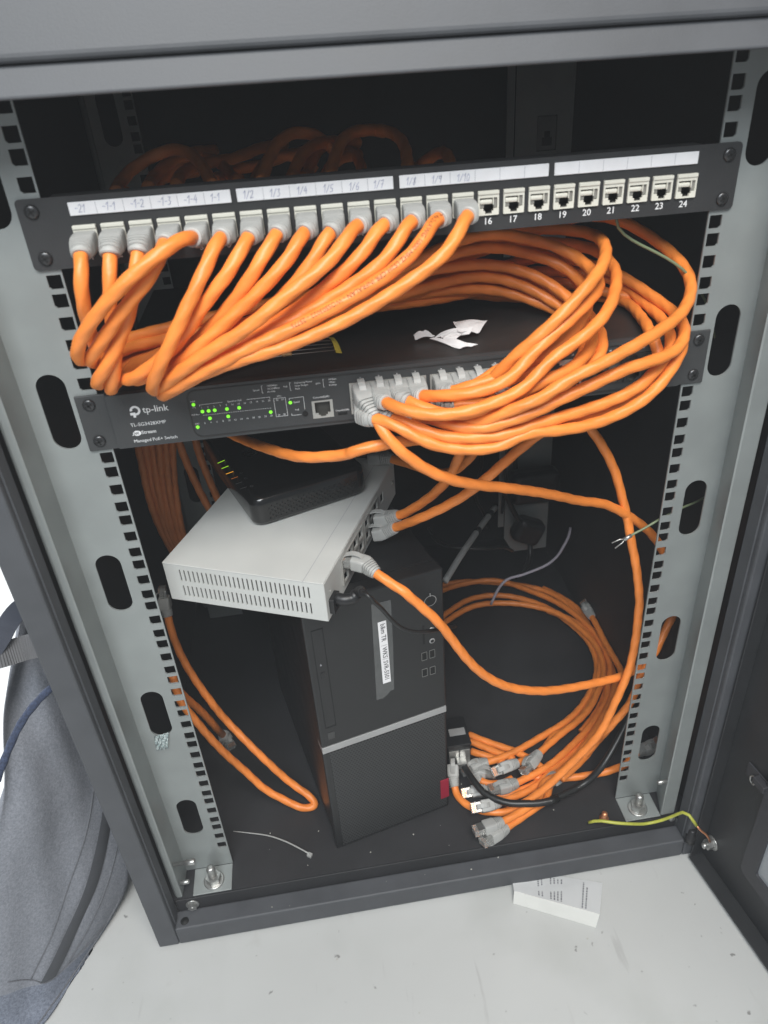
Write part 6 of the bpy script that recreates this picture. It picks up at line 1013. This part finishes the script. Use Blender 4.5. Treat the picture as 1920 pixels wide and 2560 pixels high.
# ------------------------------------------------------------------ backpack
G = [[Vector(p) for p in row] for row in BACKPACK_GRID]
for row in G:
    for p in row:
        p.x = min(p.x, -.322); p.z = max(p.z, -.0865)
def cr(a, b, c, d, t): return .5 * ((2 * b) + (c - a) * t + (2 * a - 5 * b + 4 * c - d) * t * t + (3 * b - a - 3 * c + d) * t ** 3)
def line(pts, t):
    n = len(pts) - 1; x = min(max(t, 0), .9999) * n; i = int(x); t = x - i
    g = lambda k: pts[k] if 0 <= k <= n else (pts[0] * 2 - pts[1] if k < 0 else pts[n] * 2 - pts[n - 1])
    return cr(g(i - 1), g(i), g(i + 1), g(i + 2), t)
def bp(u, w): return line([line(row, u) for row in G], w)
bk = thing('backpack', 'grey heather fabric backpack leaning on the floor against the cabinet side', 'backpack', (-.45, 0, -.088))
NU, NW = 40, 60
def nrm_at(u, w):
    e_ = .01; a = bp(min(u + e_, .999), w) - bp(max(u - e_, 0), w); b = bp(u, min(w + e_, .999)) - bp(u, max(w - e_, 0)); n_ = b.cross(a).normalized()
    return n_ if n_.dot(Vector(CAM_LOC) - bp(u, w)) > 0 else -n_
def wrinkle(u, w): return .0042 * math.sin(7 * u + 5 * w + 2 * math.sin(4 * w)) * math.sin(6 * w + 2 * u) + .0018 * math.sin(13 * w - 8 * u + 2 * math.sin(5 * u)) * math.sin(7 * u + 1)
cen = Vector((-.56, .10, .05))
vs = []; fs = []
for j in range(NW + 1):
    for i in range(NU + 1):
        u, w = i / NU, j / NW; p = bp(u, w); p = p + nrm_at(u, w) * wrinkle(u, w); p.x = min(p.x, -.320); p.z = max(p.z, -.0872); vs.append(p)
for j in range(NW):
    for i in range(NU): a = j * (NU + 1) + i; fs.append((a, a + 1, a + NU + 2, a + NU + 1))
# back shell
off = len(vs)
for j in range(NW + 1):
    for i in range(NU + 1):
        u, w = i / NU, j / NW; p = bp(u, w); k_ = (math.sin(math.pi * u) ** .5) * .5 + .5; q_ = p + Vector((-.02, .16, 0)) * k_; q_.x = min(q_.x, -.322); q_.z = max(q_.z, -.0875); vs.append(q_)
for j in range(NW):
    for i in range(NU): a = off + j * (NU + 1) + i; fs.append((a + NU + 1, a + NU + 2, a + 1, a))
bord = [i for i in range(NU + 1)] + [j * (NU + 1) + NU for j in range(1, NW + 1)] + [NW * (NU + 1) + i for i in range(NU - 1, -1, -1)] + [j * (NU + 1) for j in range(NW - 1, 0, -1)]
for a, b in zip(bord, bord[1:] + bord[:1]): fs.append((a, b, off + b, off + a))
mb = MB(); mb.raw(vs, fs, None, True); body = mb.build('body', [HEATHER, BASEFAB], bk)
for p in body.data.polygons:
    c = p.index
    if c < NU * NW and (c // NU) / NW > .745 + .02 * math.sin((c % NU) / NU * 3): p.material_index = 1
SEAMM = mat('seam_thread', (0.13, 0.135, 0.15), 0.9, var=0.15, vscale=400)
def surf_strip(u0, w0, u1, w1, width, name, m_, lift=.002, n=30, bend=0.0):
    mb = MB(); vs = []; fs = []
    for k in range(n + 1):
        t = k / n; u = u0 + (u1 - u0) * t + bend * math.sin(math.pi * t); w = w0 + (w1 - w0) * t; c = bp(u, w) + nrm_at(u, w) * (wrinkle(u, w) + lift)
        c2 = bp(min(u + .02, .999), w) - bp(max(u - .02, 0), w); c2.normalize()
        for s in (-1, -.5, 0, .5, 1): vs.append(c + c2 * (s * width / 2) + nrm_at(u, w) * (.0012 * (1 - s * s)))
    for k in range(n):
        for q in range(4): a = k * 5 + q; fs.append((a, a + 1, a + 6, a + 5))
    mb.raw(vs, fs, None, True); return mb.build(name, m_, bk)
def seam(pts, name='seam', r=.0006, m_=None):
    mb = MB(); P = []
    for k in range(40):
        u, w = [line([Vector((a, b, 0)) for a, b in pts], k / 39)[q] for q in (0, 1)]; P.append(bp(u, w) + nrm_at(u, w) * (wrinkle(u, w) + .0006))
    mb.tube(P, r, 6); return mb.build(name, m_ or SEAMM, bk)
surf_strip(.93, .30, .60, .755, .017, 'zip_flap', ZIPD, bend=.0)
seam([(.86, .28), (.66, .5), (.48, .75)]); seam([(.985, .36), (.86, .55), (.73, .75)]); seam([(.30, .735), (.5, .75), (.62, .765), (.80, .745), (.97, .72)]); seam([(.97, .66), (.90, .82), (.72, .93), (.5, .985)], r=.0009)
mb = MB(); mb.tube([Vector((max(-.6, p.x), p.y, p.z)) for p in path('w_cord')], [.0030 + .0005 * (i % 2) for i in range(len(path('w_cord')))], 10); mb.build('cord', CORDM, bk)
def webbing(pts, width, name, m_, ribs=False):
    mb = MB(); vs = []; fs = []; P = [Vector(p) for p in pts]; n = 40
    for k in range(n + 1):
        c = line(P, k / n); d_ = line(P, min(k / n + .02, 1)) - line(P, max(k / n - .02, 0)); side = d_.cross(Vector((.2, -.75, .6))).normalized()
        side = Vector((side.x, side.y, side.z)); rb = (.0006 if ribs and k % 2 else 0); n2 = side.cross(d_).normalized()
        for s, h in ((-1, -.001), (-1, .001), (1, .001), (1, -.001)): vs.append(c + side * (s * width / 2) + n2 * (h + (rb if h > 0 else 0)))
    for k in range(n):
        for q in range(4): fs.append((k * 4 + q, k * 4 + (q + 1) % 4, k * 4 + 4 + (q + 1) % 4, k * 4 + 4 + q))
    mb.raw(vs, fs); return mb.build(name, m_, bk)
webbing([[-0.324, -0.0223, 0.3354], [-0.335, -0.0184, 0.3314], [-0.345, -0.0217, 0.3317], [-0.352, -0.0301, 0.3363], [-0.36, -0.0355, 0.3395]], .021, 'grey_strap', STRAPG, True)
webbing([[-0.322, -0.0124, 0.3718], [-0.335, -0.0086, 0.3632], [-0.345, -0.0118, 0.354], [-0.35, -0.0211, 0.3482], [-0.36, -0.0299, 0.3381]], .016, 'navy_strap', NAVY)
